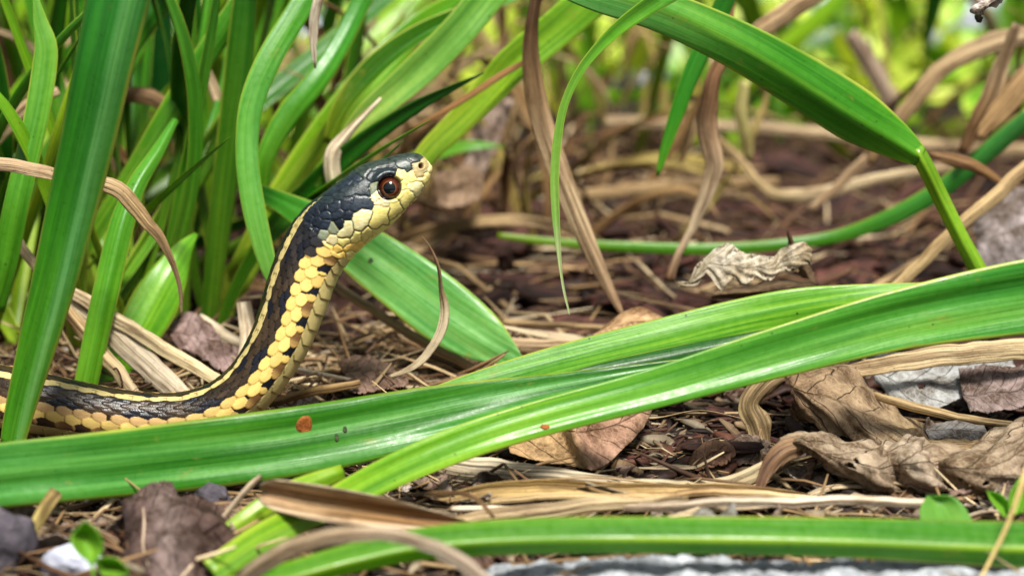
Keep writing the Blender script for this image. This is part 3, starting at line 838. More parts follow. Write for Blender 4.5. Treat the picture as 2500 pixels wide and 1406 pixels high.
# rough pale stone slab along the bottom edge
def build_slab():
    x0, x1, y0, y1 = -0.6, 26.0, -22.0, -6.2
    nx, ny = 330, 150
    gx = np.linspace(0, 1, nx); gy = 1 - (1 - np.linspace(0, 1, ny)) ** 2.2
    U, W = np.meshgrid(gx, gy)
    X = x0 + (x1 - x0) * U
    edge = y1 - 0.04 * (X > 2) * (X - 2) + 0.16 * wob(gx * 26, 11, 2.3)[None] + 0.07 * wob(gx * 26, 12, 9.0)[None]
    Y = y0 + (edge - y0) * W
    Z = np.zeros_like(X)
    for a in range(ny):
        for b in range(nx):
            if Y[a, b] > -12:
                p = Vector((X[a, b] * 1.2, Y[a, b] * 2.0, 0)); Z[a, b] = .10 * mnoise.noise(p * 1.6) + .09 * mnoise.noise(p * 5) + .05 * mnoise.noise(p * 12)
    de = (edge - Y); Z = Z + 0.22 - 0.25 * np.exp(-de / 0.14)
    dl = X - x0 - .3 * wob(Y[:, 0] * 1.0, 14, 1.5)[:, None]
    Z = Z - 0.5 * np.exp(-np.clip(dl, 0, 9) / .35)
    V = np.stack([X, Y, Z], -1)
    ring = np.concatenate([V[0, :-1], V[:-1, -1], V[-1, :0:-1], V[:0:-1, 0]])
    low = ring.copy(); low[:, 2] = -1.2
    top = V.reshape(-1, 3)
    idx = np.arange(nx * ny).reshape(ny, nx)
    ri = np.concatenate([idx[0, :-1], idx[:-1, -1], idx[-1, :0:-1], idx[:0:-1, 0]])
    nr = len(ri); lo = nx * ny + np.arange(nr)
    i = np.arange(ny - 1)[:, None] * nx; j = np.arange(nx - 1)[None]
    F = np.stack([i + j, i + j + 1, i + j + nx + 1, i + j + nx], -1).reshape(-1, 4)
    Fs = np.stack([ri, lo, np.roll(lo, -1), np.roll(ri, -1)], -1)
    o = mesh_obj('stone_slab', np.vstack([top, low]), np.vstack([F, Fs]), M_STONE, (12, -7, -.3))
    tag(o, 'rough pale grey stone slab along the bottom edge under the green leaf', 'stone')
build_slab()

def rock(name, label, cat, px, py, size, mat, seed, z=None, sq=(1, 1, .8), group=None):
    g_ = G(px, py, 0.0)
    r = np.random.default_rng(seed); nu, nv = 40, 26
    off = r.uniform(0, 50, 3)
    V = []
    for a in range(nv):
        for b in range(nu):
            ph = math.pi * (a + .5) / nv; t = 2 * math.pi * b / nu
            d = np.array([math.sin(ph) * math.cos(t), math.sin(ph) * math.sin(t), math.cos(ph)])
            k = 1 + .35 * mnoise.noise(Vector(d * 1.1 + off)) + .16 * mnoise.noise(Vector(d * 3 + off)) + .06 * mnoise.noise(Vector(d * 8 + off))
            V.append(d * size * k * np.array(sq))
    V = np.array(V); V[:, 2] -= V[:, 2].min() + size * .25
    F = [(a * nu + b, a * nu + (b + 1) % nu, (a + 1) * nu + (b + 1) % nu, (a + 1) * nu + b) for a in range(nv - 1) for b in range(nu)]
    F += [tuple(range(nu))[::-1], tuple((nv - 1) * nu + b for b in range(nu))]
    base = np.array([g_[0], g_[1], float(gz(g_[0], g_[1])) if z is None else z])
    o = mesh_obj(name, V + base, F, mat, base)
    return tag(o, label, cat, group)
rock('dark_rock', 'dark purplish rock cut off by the lower left edge', 'rock', -55, 1385, .62, M_ROCK, 1, sq=(1.2, .8, .9))
rock('white_pebble', 'bluish white pebble behind the three-leaved seedling at lower left', 'pebble', 178, 1406, .34, M_PEB, 2, sq=(1.1, .8, .75))
rock('brown_pebble', 'small brown crumb of earth under the wide green leaf, near the dry folded leaf', 'pebble', 520, 1235, .26, M_ROCK, 3)
rock('brown_pebble', 'small orange brown stone in the litter right of the snake neck', 'pebble', 868, 842, .22, mat_obj('tan_stone', [(0.3, (.20, .10, .05)), (.7, (.48, .30, .16))], 4.0), 5)

# ---------------------------------------------------------------- green leaves traced one by one
LB = 'leaf blade'
def seg(*cols): n = len(cols) - 1; return [(i / n, c) for i, c in enumerate(cols)]
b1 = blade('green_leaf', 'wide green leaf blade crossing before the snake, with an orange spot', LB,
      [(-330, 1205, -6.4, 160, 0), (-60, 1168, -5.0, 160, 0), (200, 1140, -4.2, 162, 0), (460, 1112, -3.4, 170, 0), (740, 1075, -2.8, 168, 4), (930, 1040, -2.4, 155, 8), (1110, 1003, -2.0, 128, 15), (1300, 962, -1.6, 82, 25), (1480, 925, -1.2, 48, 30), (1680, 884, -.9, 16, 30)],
      seg((.06, .24, .05), (.07, .27, .05), GR_MID, GR_MID, (.03, .17, .010), GR_DEEP), M_LEAF, fold=[(0, -.10), (.5, -.16), (1, -.45)], na=16, ripple=.05, thick=.05, camber=.06, prof3=.03, rib_sheen=[((.13, .38, .11), .24, .6, -.25), ((.10, .34, .09), .20, .6, .6), ((.012, .12, .005), .10, .5, .12)])  # two sheen bands and a dark line painted into the leaf colour
b2 = blade('green_leaf', 'long green leaf blade slanting over the others, near a rosy tan dry leaf', LB,
      [(520, 1395, -7.0, 70), (640, 1312, -6.2, 72), (800, 1232, -5.2, 72), (960, 1150, -4.2, 82, 0), (1130, 1080, -3.6, 88, 5), (1320, 1022, -3.2, 88, 8), (1600, 948, -2.8, 98, 6), (1900, 860, -2.5, 124, 0), (2200, 778, -2.2, 148, -6), (2500, 722, -1.9, 182, -8), (2800, 680, -1.5, 190, -8)],
      seg((.30, .44, .05), (.26, .46, .03), (.18, .42, .02), (.13, .38, .03), (.07, .29, .03), (.05, .27, .035), (.06, .29, .04)), M_LEAF, fold=[(0, .2), (.4, -.15), (1, -.34)], na=20, ripple=.04, thick=.05, camber=.08, prof3=.025, rib_sheen=[((.20, .44, .10), .35, .55, .35), ((.03, .20, .01), .18, .4, -.45)])  # lower-half highlight and darker upper band painted into the colour
b3 = blade('green_leaf', 'ribbed yellow green leaf blade sloping up behind the long one', LB,
      [(960, 1010, .2, 40), (1100, 958, .3, 58, 10), (1330, 893, .5, 82, 10), (1600, 826, .7, 92, 8), (1800, 778, .9, 95, 5), (1960, 748, 1.0, 92, 0), (2150, 722, 1.1, 62, 10), (2330, 706, 1.3, 38, 20), (2560, 690, 1.6, 20, 20)],
      seg((.10, .33, .03), (.13, .37, .03), (.16, .40, .03), (.16, .40, .04), (.13, .36, .03)), M_LEAF_RIB, fold=.12, na=14, ripple=.02, thick=.03)
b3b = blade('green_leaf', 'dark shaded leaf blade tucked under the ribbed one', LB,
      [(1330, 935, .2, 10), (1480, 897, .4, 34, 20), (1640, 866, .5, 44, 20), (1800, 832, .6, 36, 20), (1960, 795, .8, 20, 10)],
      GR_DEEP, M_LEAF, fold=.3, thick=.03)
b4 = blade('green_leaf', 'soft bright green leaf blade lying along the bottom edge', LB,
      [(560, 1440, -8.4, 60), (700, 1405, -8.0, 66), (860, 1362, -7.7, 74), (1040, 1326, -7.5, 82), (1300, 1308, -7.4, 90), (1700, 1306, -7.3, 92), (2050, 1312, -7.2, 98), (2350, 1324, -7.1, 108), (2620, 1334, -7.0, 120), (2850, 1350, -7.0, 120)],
      seg((.11, .27, .004), (.07, .23, .004), (.05, .21, .004), (.05, .20, .006)), M_LEAF, fold=.8, na=22, ripple=.02, thick=.04, ridge=.2, rib_sheen=((.30, .46, .03), .16, .75))  # pale middle rib and the light along it painted as one line
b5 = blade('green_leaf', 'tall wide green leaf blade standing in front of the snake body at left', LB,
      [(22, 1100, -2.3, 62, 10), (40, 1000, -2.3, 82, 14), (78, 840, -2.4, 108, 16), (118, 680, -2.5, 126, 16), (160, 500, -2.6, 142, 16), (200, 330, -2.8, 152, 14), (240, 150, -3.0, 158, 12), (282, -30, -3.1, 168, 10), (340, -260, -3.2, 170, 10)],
      seg((.10, .34, .02), (.08, .32, .015), (.05, .28, .012), (.04, .27, .025), (.035, .26, .04), (.05, .30, .07)), M_LEAF, fold=.85, na=24, ripple=.02, thick=.05, prof3=.03, ridge=.5, rib_sheen=((.16, .40, .20), .28, .65))  # teal highlight strip along the ridge is painted into the colour
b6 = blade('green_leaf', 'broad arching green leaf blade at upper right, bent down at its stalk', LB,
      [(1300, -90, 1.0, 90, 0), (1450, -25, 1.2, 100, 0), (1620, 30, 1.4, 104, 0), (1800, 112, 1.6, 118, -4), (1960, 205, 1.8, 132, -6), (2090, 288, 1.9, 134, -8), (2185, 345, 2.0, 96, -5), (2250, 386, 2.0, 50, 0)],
      seg((.12, .36, .11), (.13, .37, .10), (.11, .34, .05), (.06, .28, .015), (.05, .26, .010), (.08, .30, .01)), M_LEAF, fold=[(0, .05), (.5, .35), (1, .6)], na=20, ripple=.03, thick=.04, rib_sheen=((.20, .42, .03), .12, .5))
b6s = blade('leaf_stalk', None, None, [(2236, 366, 2.0, 40), (2262, 412, 2.0, 42), (2300, 490, 2.1, 41), (2345, 580, 2.1, 40), (2390, 665, 2.1, 44), (2425, 760, 2.1, 46)], seg((.28, .46, .03), (.26, .45, .03), (.24, .42, .03)), M_LEAF, fold=.8, thick=.12, parent=b6, po=np.array(b6.location) / CM)
b7 = blade('green_leaf', 'very thin pale green leaf blade hanging down with a white curled tip', LB,
      [(1700, -60, .2, 60), (1590, 12, .2, 46), (1500, 78, .2, 32), (1422, 165, .2, 22), (1378, 255, .2, 20), (1360, 350, .2, 22), (1354, 440, .2, 22), (1357, 530, .2, 19), (1363, 600, .2, 13), (1369, 660, .2, 7), (1378, 715, .2, 6), (1392, 772, .2, 4)],
      [(0, GR_MID), (.25, (.12, .36, .02)), (.5, (.24, .46, .10)), (.75, (.30, .50, .16)), (.82, (.55, .60, .40)), (1, (.72, .68, .60))], M_LEAF, fold=-.5, na=8, step=.06, thick=.03)
b8 = blade('withered_leaf', 'long brown dry blade hanging behind the thin pale one', 'dry blade',
      [(1325, -60, 5, 26), (1305, 40, 5, 30, 30), (1300, 150, 5, 44, 20), (1318, 280, 5, 54), (1362, 410, 4.8, 54), (1412, 540, 4.6, 48), (1465, 660, 4.4, 34), (1500, 730, 4.2, 22), (1522, 775, 4.1, 10)],
      seg((.10, .06, .03), (.12, .07, .035), (.24, .17, .10), (.38, .30, .21), (.42, .35, .25), (.34, .26, .18), (.28, .19, .12)), M_STRAW, fold=.45, na=8)
b9 = blade('green_leaf', 'yellow green leaf blade slanting up from behind the snout', LB,
      [(985, 470, 6, 50), (1045, 372, 6, 56), (1120, 300, 6, 66, 10), (1195, 225, 6, 78, 15), (1265, 150, 6, 88, 10), (1360, 70, 6, 92), (1440, 0, 6, 98), (1540, -90, 6, 100)],
      seg((.36, .50, .07), (.34, .48, .05), (.28, .44, .03), (.22, .42, .025), (.20, .42, .03)), M_LEAF, fold=[(0, .2), (.5, -.5), (1, .4)], na=10)
blade('withered_leaf', 'thin rust brown dry strip leaning on the slanting yellow green leaf', 'dry blade',
      [(1000, 318, 5.4, 8), (1080, 275, 5.4, 14), (1165, 222, 5.5, 16), (1230, 180, 5.6, 16), (1285, 150, 5.7, 12)], (.24, .13, .05), M_STRAW)
b10 = blade('green_leaf', 'pale green folded leaf blade arching up from the whitish bent straw', LB,
      [(832, 352, 5.5, 22), (880, 295, 5.5, 52), (960, 228, 5.6, 74, 6), (1040, 155, 5.7, 82), (1120, 75, 5.8, 84), (1200, -20, 6, 84), (1290, -120, 6, 80)],
      seg((.34, .44, .12), (.20, .40, .09), (.15, .36, .07), (.16, .38, .07)), M_LEAF, fold=-.3, na=10)
blade('green_leaf', 'dark green folded leaf blade with a light rim above the pale one', LB,
      [(800, 350, 6.3, 26), (845, 262, 6.3, 44, 30), (920, 175, 6.4, 52, 35), (1010, 100, 6.5, 46, 30), (1110, 45, 6.6, 36, 20), (1240, -5, 6.8, 30), (1350, -60, 7, 26)],
      seg((.22, .28, .02), (.05, .16, .01), (.05, .18, .01), (.10, .30, .03), (.12, .33, .05)), M_LEAF, fold=-.9, na=10)
blade('green_leaf', 'slim yellow green leaf blade leaning behind the snake nape', LB,
      [(660, 520, 7, 40), (705, 460, 7, 44), (760, 385, 7, 44), (812, 310, 7, 38), (850, 240, 7, 24)], seg((.25, .42, .05), (.30, .46, .05), (.26, .42, .03)), M_LEAF, fold=.4)
blade('withered_leaf', 'whitish bent straw curving just behind the snake crown', 'dry blade',
      [(845, 540, 4.8, 34), (822, 470, 4.8, 40), (810, 410, 4.8, 42), (814, 372, 4.8, 38), (834, 342, 4.9, 30), (872, 300, 5, 18), (930, 240, 5.2, 8)], WHITE, M_STRAW, fold=.3, camber=.4)
blade('green_leaf', 'smooth light green leaf blade rising left of the snake neck', LB,
      [(672, 700, 2.6, 26), (652, 640, 2.6, 44), (624, 530, 2.7, 56), (606, 420, 2.9, 56), (604, 330, 3.1, 56), (618, 240, 3.3, 60), (660, 140, 3.6, 62), (720, 40, 4.0, 60), (780, -60, 4.4, 56)],
      seg((.20, .42, .10), (.15, .39, .07), (.11, .35, .05), (.08, .30, .02), (.07, .28, .02)), M_LEAF, fold=.12, na=10)
blade('green_leaf', 'green leaf blade crossing behind the smooth light one', LB,
      [(636, 470, 5.5, 40), (650, 380, 5.5, 46), (700, 285, 5.7, 56), (775, 195, 6.0, 56), (830, 110, 6.4, 50), (880, 10, 6.8, 48), (930, -90, 7, 46)],
      seg((.12, .34, .02), (.09, .32, .02), (.05, .27, .02), (.06, .27, .03)), M_LEAF, fold=.3)
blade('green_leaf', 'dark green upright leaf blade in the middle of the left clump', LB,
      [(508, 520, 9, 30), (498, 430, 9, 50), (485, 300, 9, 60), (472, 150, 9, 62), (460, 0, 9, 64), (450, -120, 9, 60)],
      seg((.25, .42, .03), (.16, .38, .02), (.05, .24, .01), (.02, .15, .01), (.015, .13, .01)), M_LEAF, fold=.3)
blade('green_leaf', 'bright yellow green upright leaf blade beside a pale straw', LB,
      [(520, 520, 9.5, 26), (532, 420, 9.5, 34), (530, 280, 9.5, 46), (536, 120, 9.5, 58), (542, -20, 9.5, 56), (545, -130, 9.5, 56)], seg((.34, .46, .04), (.30, .46, .03), (.25, .46, .02)), M_LEAF, fold=.3)
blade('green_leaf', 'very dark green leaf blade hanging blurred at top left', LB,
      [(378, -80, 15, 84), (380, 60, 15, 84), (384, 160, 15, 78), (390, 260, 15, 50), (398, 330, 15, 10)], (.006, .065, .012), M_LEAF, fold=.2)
blade('green_leaf', 'matt green leaf blade with a cut tip left of the tall wide one', LB,
      [(-20, 760, 1.8, 60), (12, 640, 1.8, 62), (40, 500, 1.8, 62), (68, 380, 2.0, 60), (92, 270, 2.2, 60), (108, 170, 2.4, 60), (112, 110, 2.5, 54), (98, 50, 2.6, 34), (84, -20, 2.7, 8)],
      seg((.09, .32, .02), (.10, .32, .02), (.11, .33, .03), (.13, .35, .04), (.14, .35, .05)), M_LEAF, fold=[(0, .7), (.5, .3), (1, .1)], na=10)
blade('green_leaf', 'green leaf blade with a yellowish fold standing behind the snake back', LB,
      [(200, 985, 1.3, 56), (222, 880, 1.5, 60), (248, 760, 1.7, 64), (275, 640, 2.0, 64), (300, 540, 2.3, 60), (335, 450, 2.7, 46), (385, 370, 3.2, 34), (430, 290, 3.8, 16)],
      seg((.14, .35, .02), (.10, .32, .02), (.09, .30, .03), (.08, .29, .03)), M_LEAF, fold=.7, na=10)
blade('green_leaf', 'short rounded bright green leaf behind the pale crossed straws', 'leaf',
      [(236, 985, 2.8, 46), (270, 910, 3.0, 74), (325, 830, 3.2, 100), (375, 745, 3.5, 118), (415, 670, 3.8, 92), (448, 610, 4.2, 50), (480, 570, 4.6, 10)],
      seg((.10, .28, .015), (.14, .36, .015), (.17, .40, .02), (.14, .37, .03)), M_LEAF, fold=[(0, .2), (1, .3)], na=12, ripple=.06)
lf = blade('broad_leaf', 'broad pale green leaf lying behind the snake throat', 'leaf',
      [(600, 455, 5.2, 30), (680, 490, 4.8, 50), (780, 545, 4.4, 90, 0), (880, 610, 4.0, 130), (990, 690, 3.6, 152), (1090, 765, 3.3, 156), (1180, 825, 3.0, 122), (1240, 862, 2.9, 62), (1278, 884, 2.8, 8)],
      seg((.03, .20, .01), (.07, .30, .03), (.16, .40, .14), (.17, .42, .15), (.17, .42, .15)), M_LEAF, fold=.04, na=14, ripple=.07, thick=.03)
blade('green_leaf', 'thin green leaf blade lying across the bark mulch behind', LB,
      [(1215, 575, 9.8, 14), (1360, 592, 9.8, 22), (1560, 604, 9.8, 26), (1740, 608, 9.8, 28), (1900, 598, 9.8, 28), (2050, 575, 9.8, 32), (2180, 528, 9.6, 42), (2300, 460, 9.4, 46), (2400, 380, 9.2, 46), (2520, 280, 9, 46)],
      seg((.20, .30, .02), (.10, .28, .015), (.07, .24, .012), (.05, .24, .04), (.06, .27, .09)), M_LEAF, fold=.3)
blade('green_leaf', 'pointed green leaf blade hanging from the arching one', LB,
      [(1605, 430, 5, 8), (1622, 370, 5, 24), (1655, 270, 5, 36), (1690, 175, 5, 44), (1735, 80, 5, 48), (1780, -20, 5, 48)], seg((.12, .34, .03), (.05, .28, .02), (.05, .27, .03), (.02, .16, .01)), M_LEAF, fold=.4)
# spots on leaves
def on_leaf(o, px, py, rpx, asp=1.2, h=.016, name='rust_spot', mat=M_RUST):
    dg = bpy.context.evaluated_depsgraph_get()
    org = o.matrix_world.translation
    me = o.data
    d = ray(px, py)
    mw = Vector(np.array(o.location))
    ok, loc, nn, fi = o.ray_cast(Vector(CAM * CM) - mw, Vector(d).normalized())
    if not ok: return
    loc = np.array(loc + mw) / CM; nn = np.array(nn)
    if nn @ FW > 0: nn = -nn
    a = norm(np.cross(nn, UP)); b = np.cross(nn, a)
    r = rpx * K * depth(loc)
    def surf_at(q_):
        # follow the leaf's own surface under the spot
        o1, l1, n1, f1 = o.ray_cast(Vector((q_ + nn * .4) * CM) - mw, Vector(-nn))
        return np.array(l1 + mw) / CM if o1 else q_
    V = []; F = []
    nr, nu = 7, 32
    for i in range(nr):
        q = i / (nr - 1)
        for j in range(nu):
            t = 2 * math.pi * j / nu; w_ = 1 + .05 * math.sin(3 * t + px) + .03 * math.sin(5 * t)
            hh = h * (1 - q ** 2) ** .5 - .6 * h * math.exp(-(q / .45) ** 2) if q < 1 else -.01
            V.append((loc + a * r * q * w_ * math.cos(t) + b * r * asp * q * w_ * math.sin(t)) + nn * (hh + (.012 if q < .9 else -.004)))
    F = np.array([(i * nu + j, i * nu + (j + 1) % nu, (i + 1) * nu + (j + 1) % nu, (i + 1) * nu + j) for i in range(nr - 1) for j in range(nu)])
    oc = np.array(o.location) / CM
    mesh_obj(name, V, F, mat, loc, o, parent_origin=oc)
bpy.context.view_layer.update()
on_leaf(b1, 743, 1038, 22, 1.2)
on_leaf(b2, 1330, 1042, 13, .6, .012)
M_DARKSPOT = mat_obj('dark_spot', [(0.3, (.01, .02, .008)), (.7, (.05, .07, .02))], 14.0)
on_leaf(b1, 842, 1048, 6, 1.5, .012, 'dark_spot', M_DARKSPOT); on_leaf(b1, 822, 1068, 6, 1.8, .012, 'dark_spot', M_DARKSPOT)
on_leaf(lf, 905, 636, 7, 1, .006, 'dark_spot', M_DARKSPOT)
M_PALESPOT = mat_obj('pale_speck', [(0.3, (.22, .42, .24)), (.7, (.50, .62, .50))], 14.0)
#on_leaf(b1, 930, 1018, 6, .9, .015, 'pale_speck', M_PALESPOT); on_leaf(b1, 1105, 1014, 5, .9, .015, 'pale_speck', M_PALESPOT); on_leaf(b1, 942, 1087, 4, .9, .015, 'pale_speck', M_PALESPOT)
#on_leaf(lf, 1052, 752, 18, .8, .004, 'pale_speck', mat_obj('pale_patch', [(.3, (.28, .48, .38)), (.7, (.40, .58, .48))], 8.0))

# ---------------------------------------------------------------- dry blades, stalks and straws traced one by one
DB = 'dry blade'
def straw(label, pts, cols, name='withered_leaf', cat=DB, fold=.35, **kw):
    kw.setdefault('wobble', .08); kw.setdefault('ripple', .05); kw.setdefault('mat', M_STRAW); kw.setdefault('kink', .035); kw.setdefault('edge_noise', .05)
    return blade(name, label, cat, pts, cols, fold=fold, **kw)
straw('tan dry blade curling down past the tall wide leaf to a thin point', [(-60, 385, .6, 28), (0, 400, .6, 34), (100, 418, .6, 34, 20), (200, 438, .6, 26), (285, 462, .6, 42), (345, 528, .6, 34), (395, 585, .6, 24), (425, 650, .6, 14), (440, 720, .6, 10), (442, 775, .6, 4)],
      seg((.42, .33, .24), (.40, .31, .22), (.46, .37, .25), (.44, .34, .20), (.20, .14, .08), (.30, .24, .18)))
straw('widest of the pale crossed straws, bleached grey, behind the snake back', [(140, 690, 2.6, 30), (180, 730, 2.4, 48), (260, 800, 2.1, 62), (350, 880, 1.7, 64), (450, 975, 1.2, 56)], seg(PALE, (.62, .58, .48), (.56, .53, .48), (.50, .47, .42)), fold=.15, camber=.2, edge_noise=.03)
straw('long cream straw running down to the bend of the snake', [(150, 698, 2.4, 26), (240, 752, 2.1, 34), (360, 828, 1.8, 36), (470, 892, 1.5, 34), (590, 968, 1.2, 26)], seg(PALE, (.66, .60, .44), (.64, .58, .42)), fold=.3)
straw('narrow cream straw leftmost of the crossed ones, with a dark tendril', [(155, 745, 2.0, 20), (200, 800, 1.9, 38), (255, 870, 1.7, 38), (300, 925, 1.4, 36), (345, 985, 1.1, 30)], seg((.46, .34, .20), (.62, .52, .34), (.66, .58, .42), (.62, .56, .46)), fold=.5, camber=.3)
straw('thin dark tendril curled over the narrow cream straw', [(276, 903, 1.3, 4), (284, 899, 1.2, 5), (292, 912, 1.2, 5), (297, 930, 1.2, 5), (298, 948, 1.2, 6)], (.06, .03, .02), fold=0, step=.04)
straw('short white straw stub sticking up left of the neck', [(596, 735, 3.4, 34), (600, 790, 3.2, 40), (602, 850, 2.9, 40), (600, 900, 2.6, 36)], WHITE, fold=.1)
straw('pale straw lying behind the bend of the neck', [(480, 778, 4.4, 30), (540, 815, 4.1, 34), (610, 850, 3.8, 34), (680, 880, 3.5, 30)], WHITE)
straw('grey dry tendril curving down in front of the broad pale leaf', [(1030, 578, .8, 3), (1052, 608, .8, 5), (1070, 650, .8, 8), (1078, 700, .8, 11), (1084, 745, .8, 22), (1078, 800, .8, 25), (1050, 855, .8, 22), (1010, 895, .8, 17), (950, 918, .9, 7)],
      [(0, (.34, .24, .15)), (.25, (.15, .11, .07)), (.38, (.20, .16, .10)), (.48, (.60, .56, .46)), (1, (.62, .57, .46))], fold=.3, step=.06)
straw('long grey brown stalk lying under the broad pale leaf', [(780, 670, 5.2, 22), (870, 730, 4.6, 24), (960, 790, 4.0, 24), (1060, 850, 3.4, 24), (1180, 912, 2.9, 20)], seg((.30, .25, .18), (.36, .29, .19), (.33, .26, .17)), fold=.7, thick=.08)
straw('brown stick pointing right from under the snake throat bend', [(640, 985, .6, 18), (720, 968, .7, 22), (800, 950, .8, 22), (880, 935, 1.0, 18)], seg((.16, .10, .05), (.36, .26, .12), (.40, .30, .16)), fold=.7, thick=.08)
straw('thin white straw below the snake neck', [(700, 895, 1.6, 10), (760, 908, 1.6, 10), (860, 928, 1.6, 8)], WHITE)
straw('tan stalk ending at the left of the tan leaf', [(1230, 785, 6.0, 16), (1340, 793, 5.9, 18), (1480, 800, 5.8, 16)], (.40, .31, .19), fold=.7, thick=.08)
straw('pale flat straw behind the tip of the broad leaf', [(1200, 835, 4.2, 30), (1300, 845, 4.0, 36), (1420, 842, 3.8, 24)], (.50, .40, .30))
# lower middle
straw('broad grey dry blade with dark ribs sweeping below the long leaf', [(1010, 1120, -2.6, 46), (1120, 1142, -2.7, 62), (1250, 1158, -2.8, 62), (1400, 1168, -2.9, 42), (1560, 1180, -3.0, 26), (1700, 1184, -3.0, 26), (1800, 1170, -2.9, 28), (1865, 1140, -2.8, 28), (1900, 1112, -2.7, 18)],
      seg((.50, .46, .38), (.52, .49, .43), (.46, .43, .37), (.44, .40, .30), (.40, .36, .26)), fold=.2, camber=.25, na=12, mat=mat_straw('ribbed_straw', dark=(.12, .11, .10)))
straw('olive grey dry blade splitting off to the curled leaf', [(1680, 1208, -3.0, 12), (1780, 1190, -3.0, 22), (1850, 1162, -2.9, 24), (1930, 1122, -2.6, 22)], (.36, .32, .22))
straw('golden dry blade stretching right above the whitish straw', [(1060, 1218, -3.7, 18), (1200, 1196, -3.8, 34), (1350, 1190, -3.8, 40), (1500, 1192, -3.8, 34), (1640, 1194, -3.8, 24), (1760, 1192, -3.8, 30), (1980, 1212, -3.8, 14)],
      seg((.32, .25, .13), (.42, .32, .14), (.40, .30, .14), (.48, .37, .20), (.46, .34, .18)), fold=-.7)
straw('twisted cream dry blade just under the golden one', [(1120, 1240, -3.9, 12), (1300, 1212, -4.0, 18), (1500, 1212, -4.0, 16), (1620, 1210, -4.0, 20), (1760, 1202, -4.0, 22), (2000, 1216, -4.0, 12)], seg((.60, .50, .32), (.58, .47, .28), (.44, .32, .17), (.62, .54, .38)), fold=.6)
straw('grey tan dry blade fanning out from the folded dry leaf tip', [(1090, 1278, -4.6, 22), (1230, 1258, -4.6, 46), (1360, 1244, -4.6, 44), (1500, 1230, -4.6, 36), (1680, 1214, -4.4, 12)], seg((.44, .36, .24), (.44, .38, .28), (.46, .40, .28), (.42, .36, .24)), fold=.35)
straw('long whitish straw lying level in front of the curled leaves', [(1100, 1243, -4.4, 16), (1300, 1240, -4.5, 14), (1560, 1236, -4.6, 22), (1760, 1227, -4.6, 26), (2000, 1222, -4.6, 26), (2265, 1226, -4.6, 24)], seg((.60, .56, .52), (.50, .44, .38), (.48, .45, .42), (.66, .62, .58), (.60, .56, .52)), fold=.6, thick=.09)
straw('thin brown bent straw looping over the folded dry leaf tip', [(1040, 1205, -4.8, 10), (1120, 1203, -5, 12), (1170, 1222, -5.2, 12), (1205, 1262, -5.4, 10)], (.26, .18, .10), fold=.4)
blade('folded_dry_leaf', 'boat shaped folded brown dry leaf resting on the yellow green shafts', 'dry leaf',
      [(640, 1202, -5.4, 30), (672, 1206, -5.5, 66), (740, 1220, -5.6, 84), (850, 1238, -5.6, 84), (960, 1254, -5.6, 70), (1060, 1268, -5.6, 42), (1150, 1276, -5.6, 6)],
      seg((.46, .34, .24), (.40, .30, .19), (.30, .19, .09), (.24, .14, .06), (.22, .12, .06)), M_STRAW, fold=-1.3, na=16, ripple=.05, thick=.05, rim=((.50,.44,.36),.6))
straw('grey arched dry blade blurred in the foreground', [(560, 1440, -8.4, 34), (640, 1378, -8.6, 44), (740, 1330, -8.7, 44), (840, 1303, -8.8, 40), (940, 1302, -8.8, 36), (1030, 1326, -8.9, 36), (1110, 1362, -9.0, 40), (1220, 1440, -9.1, 40)], seg((.36, .32, .27), (.42, .37, .30), (.40, .34, .27), (.52, .49, .46), (.50, .46, .46)), fold=.4)
blade('green_leaf', 'short cut yellow green shaft beside the folded dry leaf', 'leaf shaft',
      [(540, 1310, -5.6, 40), (600, 1268, -5.3, 50), (680, 1215, -5.0, 56), (760, 1180, -4.6, 50), (840, 1150, -4.3, 36)], seg((.30, .42, .05), (.26, .42, .04), (.22, .38, .03)), M_LEAF, fold=.4, thick=.08)
straw('small yellowish blade tip poking out under the wide green leaf at lower left', [(68, 1335, -6.2, 10), (85, 1290, -6.0, 26), (110, 1240, -5.7, 34), (140, 1195, -5.3, 34)], seg((.42, .42, .16), (.34, .30, .12), (.30, .24, .12)))
straw('grey twig slanting down from the wide green leaf', [(520, 1290, -5.4, 12), (560, 1245, -5.2, 15), (612, 1185, -5.0, 16), (640, 1160, -4.8, 14)], GREY, fold=.7, thick=.08)
straw('pale yellow thin straw crossing the lower right corner', [(2350, 1470, -7.8, 8), (2400, 1400, -7.7, 9), (2460, 1278, -7.5, 10), (2500, 1170, -7.3, 14), (2540, 1060, -7.1, 16)], (.70, .60, .30), fold=.6)
straw('broad pale blade behind the long leaf at the right', [(2060, 905, .9, 30), (2200, 885, .9, 48), (2350, 862, .9, 54), (2520, 852, .9, 50), (2700, 840, 1, 46)], seg((.56, .48, .34), (.62, .55, .40), (.50, .44, .26)), fold=.2)
straw('straw lying between the grey leaf and the big curled one', [(2130, 965, .2, 20), (2230, 992, 0, 24), (2340, 1018, -.3, 22), (2480, 1040, -.5, 16)], (.44, .36, .22), fold=.7, thick=.08)
